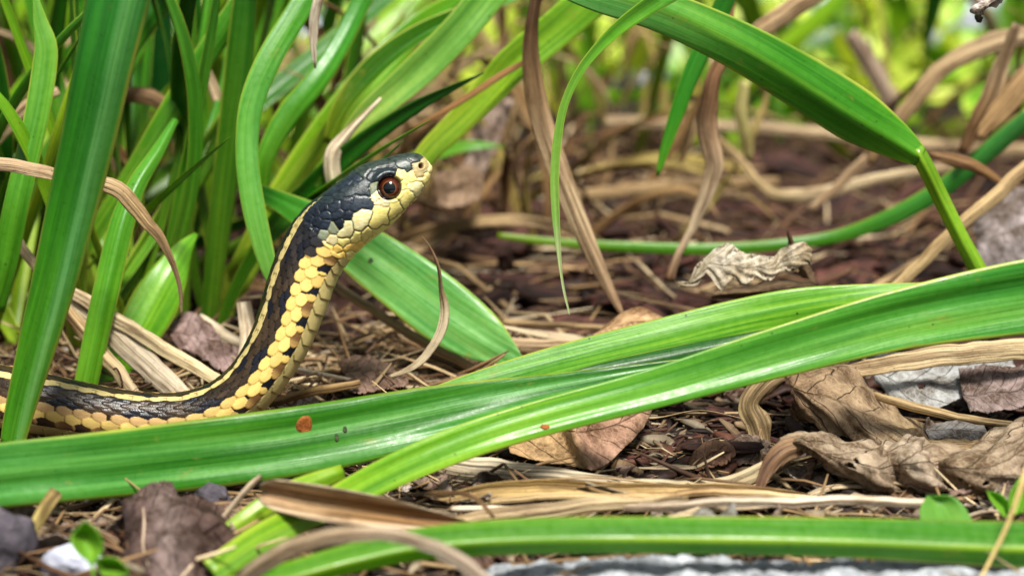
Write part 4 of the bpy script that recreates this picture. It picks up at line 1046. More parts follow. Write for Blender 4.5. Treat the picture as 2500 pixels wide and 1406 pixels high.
# background straws
straw('long pale straw lying level across the mulch far behind', [(1480, 296, 21, 26), (1600, 300, 21.5, 28), (1800, 308, 22, 30), (2000, 325, 22, 32), (2200, 348, 22.5, 30), (2400, 362, 23, 28), (2600, 372, 23.5, 28)], seg((.45, .38, .28), (.56, .48, .36), (.50, .42, .30), (.44, .35, .24)))
straw('brown dry blade hanging to a grey tip left of the arching leaf', [(1790, -60, 6, 20), (1775, 100, 6, 30), (1738, 200, 6, 36), (1728, 300, 6, 50), (1742, 400, 6, 46), (1718, 490, 6, 36), (1682, 570, 6, 22), (1652, 630, 6, 20), (1632, 690, 6, 26)], seg((.30, .18, .09), (.28, .16, .09), (.25, .15, .09), (.40, .32, .24), (.46, .40, .32), (.30, .19, .13)))
straw('tan flat straw behind the hanging blades', [(1380, 480, 18, 26), (1560, 462, 18, 30), (1740, 448, 18, 30), (1900, 445, 18, 24)], (.38, .29, .17))
straw('pale straw bent like a V behind the arching leaf', [(1740, 330, 15, 22), (1800, 385, 15, 24), (1860, 450, 14.5, 26), (1925, 480, 14, 30), (2040, 462, 14, 30), (2220, 422, 14, 28), (2400, 400, 14, 22)], seg((.34, .26, .15), (.40, .33, .20), (.56, .50, .38), (.52, .46, .34), (.42, .34, .22)))
straw('straw leaning across the mulch under the arching leaf', [(1975, 510, 13, 16), (2040, 460, 13, 26), (2120, 385, 13, 24)], (.40, .31, .22))
straw('long tan stalk rising to the right edge behind the leaf stalk', [(2150, 735, 4.6, 26), (2250, 640, 4.8, 30), (2350, 545, 5.0, 32), (2450, 460, 5.2, 34), (2600, 330, 5.5, 40)], seg((.40, .32, .18), (.46, .37, .22), (.42, .32, .20)), fold=.8, thick=.1)
straw('pale brown blade curving over from the upper right edge', [(2120, 400, 12, 20), (2190, 300, 12, 32), (2280, 190, 12, 44), (2380, 120, 12, 50), (2540, 80, 12, 46)], seg((.26, .18, .10), (.40, .31, .20), (.46, .38, .27)))
straw('greyish dry blade twisting down at the right edge', [(2480, 60, 9, 22), (2455, 140, 9, 34), (2420, 230, 9, 46), (2385, 300, 9, 44), (2350, 370, 9, 22)], seg((.40, .33, .25), (.42, .34, .24), (.30, .20, .11), (.16, .09, .04)))
straw('orange brown dry blade fanning at the right edge', [(2390, 340, 8, 18), (2440, 270, 8, 50), (2510, 190, 8, 66), (2600, 90, 8, 60)], seg((.40, .28, .15), (.42, .30, .17), (.44, .34, .22)))
straw('rusty dry blade lying behind the leaf stalk', [(2270, 375, 6, 16), (2340, 395, 6, 34), (2420, 430, 6, 22), (2470, 460, 6, 6)], (.22, .13, .06))
straw('greyish pink dry blade blurred in the upper right', [(2075, 80, 24, 36), (2120, 150, 24, 46), (2160, 220, 24, 44), (2195, 290, 24, 14)], (.42, .36, .33))
straw('tan dry blade slanting behind the arching leaf top', [(1800, 120, 10, 22), (1860, 70, 10, 46), (1940, 20, 10, 52), (2040, -50, 10, 50)], (.46, .36, .24))
straw('white dry strip hanging at the top above the snake', [(790, -50, 3.5, 22), (768, 40, 3.5, 24), (764, 100, 3.5, 18), (770, 168, 3.5, 5)], seg((.62, .62, .58), (.70, .70, .68)))
straw('thin pale straw upright at the bright leaf', [(566, -60, 8.5, 11), (560, 120, 8.5, 12), (562, 300, 8.5, 13)], (.46, .40, .28))
straw('tan straw leaning left of the smooth light leaf', [(505, 160, 8, 20), (530, 240, 7.6, 26), (560, 330, 7.2, 26), (580, 400, 7, 12)], (.48, .40, .29))
straw('brown dry leaf curled into a hook in the left clump', [(270, 245, 8, 36), (320, 232, 8, 42), (375, 240, 8, 40), (405, 275, 8, 36), (395, 330, 8, 36), (380, 380, 8, 30), (340, 410, 8, 34), (300, 428, 8, 20)], seg((.20, .13, .07), (.38, .26, .16), (.34, .22, .13), (.46, .37, .28), (.44, .35, .28)))
straw('pale straw arching at the left edge', [(-30, 370, 5, 26), (20, 310, 5, 34), (75, 255, 5, 30), (140, 220, 5, 20)], (.50, .42, .30))
straw('pale tan blade blurred behind the top of the clump', [(890, 80, 16, 24), (915, 20, 16, 40), (945, -60, 16, 44)], (.52, .44, .32))
straw('light dry blade upright behind the arching leaf', [(1818, 200, 14, 26), (1812, 280, 14, 34), (1822, 350, 14, 30), (1830, 395, 14, 18)], (.38, .38, .17))
straw('fallen straw on the left behind the tall wide leaf', [(20, 540, 3.2, 20), (60, 610, 3.0, 26), (110, 680, 2.8, 24), (160, 745, 2.6, 18)], (.44, .38, .27))
# ---------------------------------------------------------------- dry leaves as bent sheets
def cm2(grid, m, n):
    """grid (a,b,3) of points -> (m,n,3) smooth surface"""
    g0 = np.array(grid, float)
    def along(arr, k):
        a = arr.shape[0]
        p = np.concatenate([2 * arr[:1] - arr[1:2], arr, 2 * arr[-1:] - arr[-2:-1]])
        t = np.linspace(0, a - 1 - 1e-6, k); i = t.astype(int); f = (t - i)
        f = f.reshape((-1,) + (1,) * (arr.ndim - 1))
        A, B, C, D = p[i], p[i + 1], p[i + 2], p[i + 3]
        return 0.5 * ((2 * B) + (-A + C) * f + (2 * A - 5 * B + 4 * C - D) * f ** 2 + (-A + 3 * B - 3 * C + D) * f ** 3)
    q = along(g0, m)
    return along(q.transpose(1, 0, 2), n).transpose(1, 0, 2)

def sheet_obj(name, surf, cols, mat, rag=0.05, crumple=0.05, freq=1.6, holes=(), seed=0, thick=0.018, origin=None, mid=0.5, pleat=0.0, npleat=7.0):
    m, n = surf.shape[:2]
    dv = np.gradient(surf, axis=0); du = np.gradient(surf, axis=1)
    Nn = norm(np.cross(dv, du) + 1e-12)
    Nn = np.nan_to_num(Nn)
    b = np.linspace(0, 1, m)[:, None] * np.ones((1, n)); a = np.ones((m, 1)) * (np.linspace(0, 1, n)[None] - mid) * 2
    so = seed * 7.3
    d = np.array([[mnoise.noise(Vector(surf[i, j] * freq) + Vector((so, 0, 0))) + .45 * mnoise.noise(Vector(surf[i, j] * freq * 2.7) + Vector((0, so, 0))) + .2 * mnoise.noise(Vector(surf[i, j] * freq * 7) + Vector((0, so, 0))) for j in range(n)] for i in range(m)])
    surf = surf + Nn * (d * crumple + pleat * np.sin((b * npleat - np.abs(a) * 1.7) * 2 * np.pi) * np.clip(np.abs(a) * 2, 0, 1))[:, :, None]
    # torn, toothed rims: move the rim rows inwards by noise
    s = np.arange(m)
    for jj, kk in ((0, 1), (n - 1, n - 2)):
        r_ = rag * (np.abs(wob(s * 1.0, seed + jj, .9)) + .5 * np.abs(wob(s * 1.0, seed + 3 + jj, 2.4)))
        inward = norm(surf[:, n // 2] - surf[:, jj])
        surf[:, jj] += inward * r_[:, None]; surf[:, kk] += inward * (r_ * .6)[:, None]
    V = surf.reshape(-1, 3); NV = Nn.reshape(-1, 3)
    i = np.arange(m - 1)[:, None] * n; j = np.arange(n - 1)[None]
    F = np.stack([i + j, i + j + 1, i + n + j + 1, i + n + j], -1).reshape(-1, 4)
    bb = b.reshape(-1); aa = a.reshape(-1)
    if holes:
        fb = bb[F].mean(1); fa = aa[F].mean(1)
        keep = np.ones(len(F), bool)
        for (ha, hb, ra, rb) in holes:
            keep &= ((fa - ha) / ra) ** 2 + ((fb - hb) / rb) ** 2 > 1 + .3 * np.sin(fa * 40) + .3 * np.sin(fb * 50)
        F = F[keep]
    # closed shell: second sheet a little behind, rims joined
    nV = len(V)
    V2 = np.vstack([V, V - NV * thick])
    Fb = F[:, ::-1] + nV
    E = {}
    for f in F:
        for k in range(4):
            e = (int(f[k]), int(f[(k + 1) % 4])); E[e] = 1
    rim = [(e[1], e[0], e[0] + nV, e[1] + nV) for e in E if (e[1], e[0]) not in E]
    F2 = np.vstack([F, Fb, np.array(rim)])
    cc = ramp(cols, bb) if not callable(cols) else cols(aa, bb)
    cc2 = np.vstack([cc, cc * .8])
    st = np.stack([aa, bb, 0 * aa], 1); st2 = np.vstack([st, st])
    o = mesh_obj(name, V2, F2, mat, origin if origin is not None else V.mean(0), None, {'Col': ('FLOAT_COLOR', cc2), 'st': ('FLOAT_VECTOR', st2)})
    return o

def dry_sheet(name, label, cat, grid, cols, res=(70, 26), mat=None, group=None, **kw):
    g3 = [[P(*p) for p in row] for row in grid]
    if not callable(cols) and isinstance(cols[0], float): cols = [(0, cols), (1, cols)]
    return tag(sheet_obj(name, cm2(g3, *res), cols, mat or M_DRY, **kw), label, cat, group)
DL = 'dry leaf'
dry_sheet('dry_leaf', 'small pale crinkled dry leaf perched above the ribbed green blade', DL, [
    [(1652, 688, 2.27), (1652, 691, 2.27), (1653, 694, 2.27), (1655, 696, 2.27)],
    [(1684, 681, 2.27), (1682, 688, 2.23), (1682, 696, 2.23), (1684, 702, 2.27)],
    [(1702, 646, 2.35), (1705, 663, 2.27), (1706, 679, 2.23), (1707, 694, 2.27)],
    [(1735, 614, 2.35), (1733, 635, 2.27), (1730, 655, 2.23), (1726, 673, 2.23)],
    [(1772, 589, 2.29), (1768, 630, 2.15), (1764, 670, 2.10), (1762, 722, 2.06)],
    [(1792, 596, 2.42), (1790, 631, 2.31), (1788, 663, 2.27), (1786, 686, 2.23)],
    [(1822, 614, 2.29), (1820, 642, 2.15), (1818, 670, 2.10), (1812, 701, 2.06)],
    [(1848, 617, 2.42), (1846, 640, 2.31), (1844, 663, 2.27), (1842, 683, 2.23)],
    [(1880, 627, 2.29), (1879, 647, 2.17), (1878, 668, 2.12), (1878, 688, 2.10)],
    [(1902, 612, 2.42), (1904, 632, 2.31), (1905, 653, 2.27), (1906, 668, 2.23)],
    [(1938, 589, 2.31), (1940, 614, 2.19), (1942, 637, 2.15), (1944, 663, 2.12)],
    [(1962, 591, 2.42), (1966, 612, 2.31), (1970, 632, 2.29), (1968, 647, 2.31)],
    [(1978, 604, 2.40), (1980, 622, 2.35), (1980, 637, 2.35), (1976, 650, 2.35)]],
    seg((.40, .34, .22), (.66, .62, .50), (.78, .74, .62), (.74, .70, .58), (.70, .66, .54), (.60, .52, .38)), res=(150, 34), rag=.12, crumple=.05, freq=2.2, pleat=.02, npleat=8, seed=1, mat=M_DRY_PALE, thick=.012)
dry_sheet('dry_leaf', 'dark brown pointed scrap standing behind the pale crinkled leaf', DL, [
    [(1921, 565, 3.2), (1923, 566, 3.2), (1925, 568, 3.2)], [(1922, 590, 3.3), (1932, 592, 3.1), (1942, 590, 3.2)], [(1928, 612, 3.3), (1945, 615, 3.1), (1962, 612, 3.2)], [(1940, 640, 3.3), (1960, 645, 3.1), (1980, 640, 3.2)], [(1955, 680, 3.3), (1975, 685, 3.1), (2000, 700, 3.2)]],
    seg((.07, .04, .02), (.26, .16, .09), (.30, .22, .14), (.20, .14, .08)), res=(40, 16), rag=.05, seed=2)
# shaded under leaf below it
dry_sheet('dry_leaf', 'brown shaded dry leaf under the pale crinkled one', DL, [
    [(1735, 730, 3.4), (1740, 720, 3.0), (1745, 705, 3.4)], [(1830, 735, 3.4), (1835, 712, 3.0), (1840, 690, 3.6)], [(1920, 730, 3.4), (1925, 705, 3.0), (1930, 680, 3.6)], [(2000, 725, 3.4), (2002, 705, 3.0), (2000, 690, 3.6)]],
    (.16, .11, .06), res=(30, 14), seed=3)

dry_sheet('dry_leaf', 'upper fold of the big brown leaf, arching behind the scalloped one', DL, [
    [(1900, 880, .9), (1925, 925, -.5), (1936, 965, -.7), (1948, 1010, -.2)],
    [(1960, 870, 1.0), (1960, 930, -.7), (1972, 985, -1.1), (1985, 1040, -.9)],
    [(2030, 868, 1.1), (2030, 940, -.7), (2040, 1005, -1.3), (2045, 1068, -1.3)],
    [(2100, 915, 1.1), (2096, 970, -.6), (2105, 1030, -1.4), (2112, 1086, -1.6)],
    [(2165, 975, .9), (2160, 1020, -.6), (2168, 1058, -1.4), (2178, 1096, -1.8)],
    [(2235, 1032, .6), (2230, 1058, -.8), (2236, 1082, -1.6), (2245, 1105, -1.9)],
    [(2310, 1066, .2), (2308, 1082, -1.0), (2312, 1098, -1.7), (2318, 1114, -1.9)],
    [(2400, 1060, .2), (2400, 1080, -1.0), (2400, 1100, -1.7), (2400, 1118, -1.9)]],
    seg((.30, .20, .12), (.40, .29, .18), (.44, .33, .21), (.46, .35, .20), (.42, .30, .16)), res=(100, 50), rag=.05, crumple=.10, freq=1.3, pleat=.05, npleat=6, seed=4)
def lobe(y0): return y0
dry_sheet('dry_leaf', 'big grey brown curled dry leaf with scalloped lower rim and small holes', DL, [
    [(1908, 1070, -2.2), (1905, 1080, -2.6), (1908, 1090, -2.6), (1916, 1096, -2.3)],
    [(1960, 1054, -2.1), (1955, 1070, -2.9), (1962, 1090, -3.0), (1972, 1104, -2.6)],
    [(2025, 1062, -1.9), (2015, 1092, -2.9), (2022, 1125, -3.1), (2030, 1152, -2.7)],
    [(2090, 1076, -1.8), (2082, 1110, -3.0), (2090, 1150, -3.3), (2100, 1186, -3.0)],
    [(2140, 1086, -1.7), (2138, 1122, -3.2), (2150, 1165, -3.6), (2166, 1204, -3.4)],
    [(2160, 1084, -1.7), (2168, 1120, -2.6), (2182, 1160, -2.9), (2205, 1206, -3.0)],
    [(2200, 1074, -1.7), (2205, 1112, -3.0), (2222, 1158, -3.3), (2244, 1202, -3.1)],
    [(2232, 1066, -1.7), (2246, 1108, -3.2), (2268, 1156, -3.6), (2290, 1204, -3.4)],
    [(2250, 1078, -1.6), (2272, 1112, -2.6), (2296, 1156, -2.9), (2320, 1204, -3.0)],
    [(2300, 1088, -1.5), (2320, 1122, -3.0), (2345, 1165, -3.3), (2362, 1208, -3.1)],
    [(2370, 1076, -1.3), (2390, 1118, -3.1), (2410, 1166, -3.6), (2425, 1214, -3.4)],
    [(2440, 1044, -1.0), (2455, 1092, -2.9), (2470, 1146, -3.5), (2480, 1200, -3.2)],
    [(2500, 1014, -.8), (2512, 1062, -2.7), (2520, 1115, -3.2), (2526, 1165, -3.0)],
    [(2570, 980, -.6), (2580, 1030, -2.4), (2590, 1070, -2.8), (2595, 1110, -2.6)]],
    seg((.40, .31, .20), (.52, .43, .32), (.44, .35, .25), (.58, .49, .38), (.40, .31, .21), (.54, .44, .32), (.34, .25, .17)), res=(170, 50), rag=.05, crumple=.07, freq=1.6, pleat=.035, npleat=9, seed=5,
    holes=[(.15, .22, .10, .018), (-.05, .24, .07, .012), (.45, .69, .10, .012), (.50, .76, .06, .009)])
blade('dry_leaf', 'crumpled olive brown dry leaf strand hanging left of the dark hollow', DL,
      [(1905, 905, -.6, 60), (1865, 935, -.7, 54), (1832, 985, -.8, 44, 20), (1850, 1035, -.9, 56), (1862, 1085, -1.0, 44, 20), (1850, 1125, -1.4, 32), (1815, 1150, -1.8, 22)],
      seg((.34, .27, .18), (.30, .25, .15), (.36, .30, .20), (.30, .25, .15)), M_STRAW, fold=.5, na=16, step=.05, ripple=.35, wobble=.25, edge_noise=.12)
blade('curled_stalk', 'dark brown curled leaf stem below the big curled leaf', 'leaf stem',
      [(1960, 1085, -2.9, 44), (1915, 1100, -3.0, 50), (1880, 1135, -3.1, 44), (1862, 1170, -3.2, 30), (1850, 1200, -3.4, 20)], seg((.28, .20, .13), (.18, .11, .07), (.14, .08, .05)), M_STRAW, fold=.6, na=12, ripple=.3, wobble=.2)
dry_sheet('dry_leaf', 'rosy tan folded dry leaf half hidden under the long green blade', DL, [
    [(1225, 1040, -.6), (1236, 1075, -1.6), (1246, 1108, -2.1)], [(1300, 985, -.4), (1308, 1050, -1.5), (1318, 1128, -2.2)], [(1370, 970, -.4), (1372, 1050, -1.5), (1402, 1142, -2.3)],
    [(1392, 965, -.9), (1402, 1055, -2.1), (1440, 1148, -2.6)], [(1420, 965, -.8), (1432, 1055, -1.9), (1462, 1146, -2.4)], [(1500, 955, -.4), (1500, 1040, -1.3), (1492, 1126, -2.0)], [(1560, 950, -.1), (1556, 1010, -.9), (1528, 1090, -1.6)], [(1604, 950, .2), (1596, 985, -.5), (1572, 1044, -1.0)]],
    seg((.44, .28, .14), (.52, .36, .18), (.50, .34, .17), (.46, .28, .19), (.54, .34, .24), (.50, .31, .22), (.40, .26, .17)), res=(90, 40), rag=.03, crumple=.035, seed=6)
dry_sheet('dry_leaf', 'light orange tan dry leaf peeping over the ribbed green blade', DL, [
    [(1440, 830, 2.6), (1455, 812, 2.9), (1475, 796, 3.3)], [(1490, 830, 2.4), (1505, 795, 2.8), (1530, 756, 3.5)], [(1540, 830, 2.4), (1555, 785, 2.8), (1570, 748, 3.5)], [(1590, 830, 2.5), (1602, 795, 2.9), (1612, 768, 3.5)], [(1640, 820, 2.8), (1645, 800, 3.0), (1650, 785, 3.4)]],
    (.60, .40, .22), res=(40, 20), rag=.02, crumple=.03, seed=7)
dry_sheet('dry_leaf', 'bluish grey dry leaf behind the big curled one at the right', DL, [
    [(2110, 862, 1.9), (2122, 895, 1.5), (2136, 925, 1.4)], [(2165, 865, 1.9), (2175, 925, 1.3), (2185, 980, 1.0)], [(2250, 868, 2.0), (2255, 940, 1.2), (2262, 1005, .8)], [(2330, 870, 2.1), (2335, 930, 1.4), (2342, 975, 1.0)], [(2400, 862, 2.3), (2410, 900, 1.7), (2420, 945, 1.3)], [(2470, 862, 2.4), (2476, 890, 2.0), (2482, 920, 1.6)]],
    seg((.42, .46, .48), (.50, .53, .54), (.40, .43, .45), (.48, .50, .50)), res=(70, 30), rag=.04, crumple=.09, seed=8, holes=[(.1, .38, .12, .02)])
dry_sheet('dry_leaf', 'mauve brown rumpled dry leaf right of the bluish grey one', DL, [
    [(2340, 905, 1.4), (2350, 960, .9), (2370, 1010, .5)], [(2400, 895, 1.4), (2410, 960, .8), (2420, 1015, .4)], [(2470, 890, 1.4), (2480, 950, .8), (2485, 1000, .4)], [(2540, 880, 1.4), (2545, 930, .9), (2550, 980, .6)]],
    (.34, .27, .26), res=(40, 24), rag=.05, crumple=.12, seed=9)
dry_sheet('dry_leaf', 'pale grey dry leaf fragment between the straw and the big curled leaf', DL, [
    [(2250, 1040, -.4), (2260, 1055, -.7), (2270, 1075, -.9)], [(2320, 1030, -.3), (2330, 1055, -.7), (2340, 1080, -.9)], [(2400, 1035, -.3), (2410, 1060, -.7), (2410, 1080, -.9)]],
    (.42, .42, .42), res=(24, 14), seed=10)
dry_sheet('dry_leaf', 'grey mauve dry leaf stack blurred at the right edge', DL, [
    [(2375, 560, 8), (2385, 600, 7), (2380, 660, 6.5)], [(2420, 500, 8.3), (2430, 580, 7), (2430, 660, 6.4)], [(2480, 470, 8.6), (2490, 560, 7), (2490, 650, 6.4)], [(2560, 450, 9), (2560, 540, 7.4), (2560, 640, 6.6)]],
    seg((.30, .27, .27), (.42, .38, .38), (.36, .32, .33)), res=(60, 40), rag=.08, crumple=.25, freq=.9, seed=11)
dry_sheet('dry_leaf', 'purplish brown dry leaf with a pale rib at the lower left', DL, [
    [(300, 1215, -4.9), (305, 1300, -5.8), (280, 1420, -6.6)], [(350, 1190, -4.8), (350, 1300, -6.0), (345, 1430, -7.0)], [(405, 1180, -4.8), (412, 1300, -6.3), (420, 1430, -7.2)], [(440, 1200, -4.9), (478, 1300, -6.4), (470, 1430, -7.2)], [(480, 1210, -4.7), (545, 1290, -5.7), (560, 1430, -6.8)], [(540, 1240, -4.9), (600, 1325, -5.7), (640, 1430, -6.8)]],
    seg((.05, .03, .028), (.15, .10, .09), (.27, .21, .20), (.13, .085, .075), (.10, .06, .05), (.18, .12, .10)), res=(110, 60), rag=.10, crumple=.13, freq=2.2, seed=12)
straw('pale rib along the edge of the purplish brown dry leaf', [(398, 1190, -4.85, 8), (440, 1240, -5.4, 9), (474, 1310, -6.4, 9), (472, 1370, -6.9, 8), (440, 1410, -7.2, 6)], (.52, .46, .40), name='leaf_rib', cat='leaf rib', fold=.5)
straw('thin pale vein on the purplish brown dry leaf', [(345, 1200, -4.9, 5), (352, 1270, -5.9, 6), (348, 1330, -6.4, 5), (362, 1380, -6.8, 4)], (.46, .40, .36), name='leaf_rib', cat='leaf rib', fold=.5)
dry_sheet('dry_leaf', 'pinkish brown crumpled dry leaf left of the snake neck', DL, [
    [(410, 790, 4.2), (425, 820, 3.8), (440, 860, 3.4)], [(450, 760, 4.4), (465, 815, 3.6), (480, 870, 3.1)], [(500, 780, 4.3), (515, 840, 3.3), (525, 900, 2.8)], [(550, 830, 3.9), (560, 870, 3.2), (570, 920, 2.7)], [(600, 860, 3.6), (610, 890, 3.1), (615, 925, 2.7)]],
    seg((.30, .20, .18), (.40, .30, .29), (.34, .24, .23), (.40, .32, .30)), res=(60, 36), rag=.08, crumple=.22, freq=1.4, seed=13)
dry_sheet('dry_leaf', 'dull brown dry leaf lying flat right of the snake neck', DL, [
    [(820, 880, 2.6), (840, 910, 2.0), (850, 960, 1.0)], [(880, 865, 2.8), (900, 900, 2.1), (910, 955, 1.0)], [(930, 880, 2.7), (950, 915, 2.0), (960, 955, 1.1)], [(980, 905, 2.4), (990, 925, 2.0), (995, 950, 1.4)]],
    (.27, .18, .14), res=(44, 28), rag=.07, crumple=.18, seed=14)
dry_sheet('dry_leaf', 'reddish brown curled scrap in the dark hollow by the big curled leaf', DL, [
    [(1668, 1150, -1.8), (1680, 1130, -1.9), (1690, 1155, -2.1)], [(1705, 1105, -1.7), (1722, 1120, -2.0), (1730, 1150, -2.2)], [(1745, 1080, -1.6), (1760, 1105, -1.9), (1770, 1140, -2.1)], [(1775, 1068, -1.5), (1785, 1085, -1.7), (1800, 1110, -1.9)]],
    (.30, .17, .11), res=(40, 20), rag=.06, crumple=.14, seed=15)
dry_sheet('dry_leaf', 'faded pinkish dry leaf standing blurred behind the snout', DL, [
    [(1130, 430, 15), (1150, 440, 15), (1175, 445, 15)], [(1140, 350, 15.4), (1175, 360, 15), (1215, 370, 15)], [(1165, 270, 16), (1200, 280, 15.4), (1240, 300, 15.6)], [(1215, 220, 16.5), (1235, 235, 16), (1255, 250, 16)]],
    (.42, .33, .28), res=(40, 24), rag=.1, crumple=.2, seed=16)
dry_sheet('dry_leaf', 'pointed grey mossy scrap behind the bottom green blade', DL, [
    [(1670, 1285, -6.0), (1678, 1290, -6.2), (1690, 1300, -6.4)], [(1712, 1236, -5.8), (1722, 1262, -6.2), (1730, 1300, -6.4)], [(1755, 1262, -5.8), (1762, 1280, -6.2), (1770, 1300, -6.4)], [(1796, 1225, -5.9), (1802, 1260, -6.2), (1800, 1300, -6.4)]],
    (.36, .36, .33), res=(40, 20), rag=.05, crumple=.1, seed=17)
dry_sheet('dry_leaf', 'shrivelled grey leaf tip hanging at the top right corner', DL, [
    [(2450, -60, 1.2), (2470, -50, .9), (2490, -60, 1.2)], [(2405, -10, 1.2), (2425, 0, .8), (2450, -5, 1.2)], [(2372, 10, 1.1), (2392, 25, .7), (2420, 15, 1.1)], [(2380, 35, 1.1), (2392, 42, .8), (2405, 36, 1.1)], [(2385, 52, 1.1), (2390, 58, .9), (2396, 50, 1.1)]],
    seg((.50, .46, .42), (.66, .62, .58), (.60, .56, .52), (.10, .10, .10)), res=(50, 20), rag=.10, crumple=.12, freq=3, seed=18)
dry_sheet('dry_leaf', 'tan dry leaf shard lying under the throat of the snake, blurred', DL, [
    [(1060, 430, 13), (1065, 470, 12), (1070, 500, 11)], [(1120, 400, 13.5), (1125, 450, 12), (1120, 500, 11)], [(1180, 430, 13), (1180, 460, 12), (1170, 495, 11)]],
    (.34, .24, .16), res=(30, 20), crumple=.2, seed=19)

# ---------------------------------------------------------------- seedlings
def leaflet(parent, po, grid, col, name='leaf'):
    g3 = [[P(*p) for p in row] for row in grid]
    surf = cm2(g3, 26, 12)
    o = sheet_obj(name, surf, [(0, col), (1, col)], M_SEED, rag=.018, crumple=.02, seed=30, thick=.012)
    o.parent = parent
    o.location = Vector(np.array(o.location) - np.array(parent.location))
    return o
M_SEED = mat_leaf('seedling_green', rough=.5, trans=.35, veins=.2, speck=0.1)
M_SEED.node_tree  # its strip coordinates run -1..1 over each leaf
def seedling(label, bx, by, bY, leaves, stem, col):
    base = P(bx, by, bY); r = empty('seedling', base); tag(r, label, 'seedling')
    for lf_ in leaves: leaflet(r, base, lf_, col)
    for s_ in stem: blade('stem', None, None, s_, (.16, .34, .05), M_LEAF, fold=.6, thick=.05, parent=r, po=base)
    return r
seedling('three-leaved bright green seedling near the lower left corner', 236, 1400, -7.9, [
    [[(208, 1268, -7.7), (209, 1270, -7.7), (210, 1269, -7.7)], [(180, 1300, -7.8), (207, 1302, -7.5), (236, 1292, -7.8)], [(173, 1322, -7.9), (212, 1330, -7.6), (252, 1320, -7.8)], [(188, 1346, -7.9), (216, 1352, -7.7), (250, 1344, -7.8)], [(218, 1372, -7.9), (222, 1374, -7.8), (228, 1372, -7.9)]],
    [[(228, 1372, -7.9), (230, 1374, -7.9), (232, 1378, -7.9)], [(245, 1358, -7.8), (256, 1378, -7.6), (246, 1402, -7.8)], [(285, 1360, -7.8), (290, 1382, -7.6), (280, 1412, -7.9)], [(318, 1390, -7.9), (319, 1396, -7.8), (314, 1404, -7.9)]]],
    [[(222, 1372, -7.9, 9), (228, 1400, -8, 9), (232, 1450, -8, 9)]], (.20, .42, .04))
seedling('small toothed green seedling leaf above the bottom blade at the right', 2310, 1285, -5.9, [
    [[(2262, 1208, -5.4), (2264, 1209, -5.4), (2266, 1208, -5.4)], [(2248, 1236, -5.7), (2290, 1228, -5.4), (2322, 1210, -5.5)], [(2246, 1260, -5.9), (2305, 1255, -5.6), (2350, 1230, -5.6)], [(2262, 1282, -6.1), (2320, 1282, -5.9), (2372, 1262, -5.8)], [(2340, 1296, -6.1), (2360, 1296, -6.0), (2380, 1286, -6.0)]]],
    [[(2330, 1285, -6, 9), (2340, 1330, -6.1, 9)]], (.15, .36, .08))
seedling('spiky bright green seedling at the right edge', 2470, 1285, -5.6, [
    [[(2408, 1195, -5.3), (2409, 1197, -5.3), (2410, 1198, -5.3)], [(2425, 1228, -5.5), (2436, 1222, -5.3), (2446, 1208, -5.4)], [(2452, 1262, -5.6), (2462, 1252, -5.5), (2470, 1238, -5.6)]],
    [[(2500, 1150, -5.3), (2502, 1152, -5.3), (2504, 1154, -5.3)], [(2468, 1200, -5.5), (2490, 1206, -5.3), (2512, 1204, -5.4)], [(2462, 1250, -5.6), (2480, 1256, -5.5), (2496, 1250, -5.6)]]],
    [[(2460, 1255, -5.6, 12), (2475, 1300, -5.7, 12)]], (.18, .42, .03))

# ---------------------------------------------------------------- repeats: copies of a few built pieces
def copy_to(o, loc, rot=(0, 0, 0), sc=(1, 1, 1), label=None):
    c = o.copy(); COL.objects.link(c)
    c.location = Vector(np.asarray(loc, float) * CM); c.rotation_euler = rot; c.scale = sc
    if label: c['label'] = label
    return c
def proto_blade(name, label, cat, group, ctrl, widths, cols, mat, fold=.4, rolls=None, **kw):
    ctrl = np.array(ctrl, float)
    V, F, at, p = blade_mesh(ctrl, np.array(widths, float), np.array(rolls if rolls is not None else [0] * len(ctrl), float), fold, .03, cols, kw.pop('na', 6), kw.pop('step', .35), view=(0, -1, 0.05), **kw)
    return tag(mesh_obj(name, V, F, mat, (0, 0, 0), None, at), label, cat, group)
def by(px):
    for lim, w_ in ((120, 'left of the tall wide leaf'), (420, 'beside the tall wide leaf'), (700, 'left of the snake neck'), (950, 'near the snake head'), (1250, 'right of the snout'), (1480, 'by the thin hanging leaf'), (1800, 'by the brown hanging leaf'), (2150, 'below the arching leaf'), (2420, 'by the bent leaf stalk')):
        if px < lim: return w_
    return 'beyond the bent leaf stalk'
used = set()
def place(protos, k, *a, label=None):
    o = protos[k % len(protos)]
    if o.name not in used:
        used.add(o.name)
        loc, rot, sc = a
        o.location = Vector(np.asarray(loc, float) * CM); o.rotation_euler = rot; o.scale = sc
        if label: o['label'] = label
        return o
    return copy_to(o, *a, label=label)

def gp(px, Y):               # ground point below picture column px at distance Y
    q = P(px, 703, Y); return np.array([q[0], Y, float(gz(q[0], Y)) - .15])

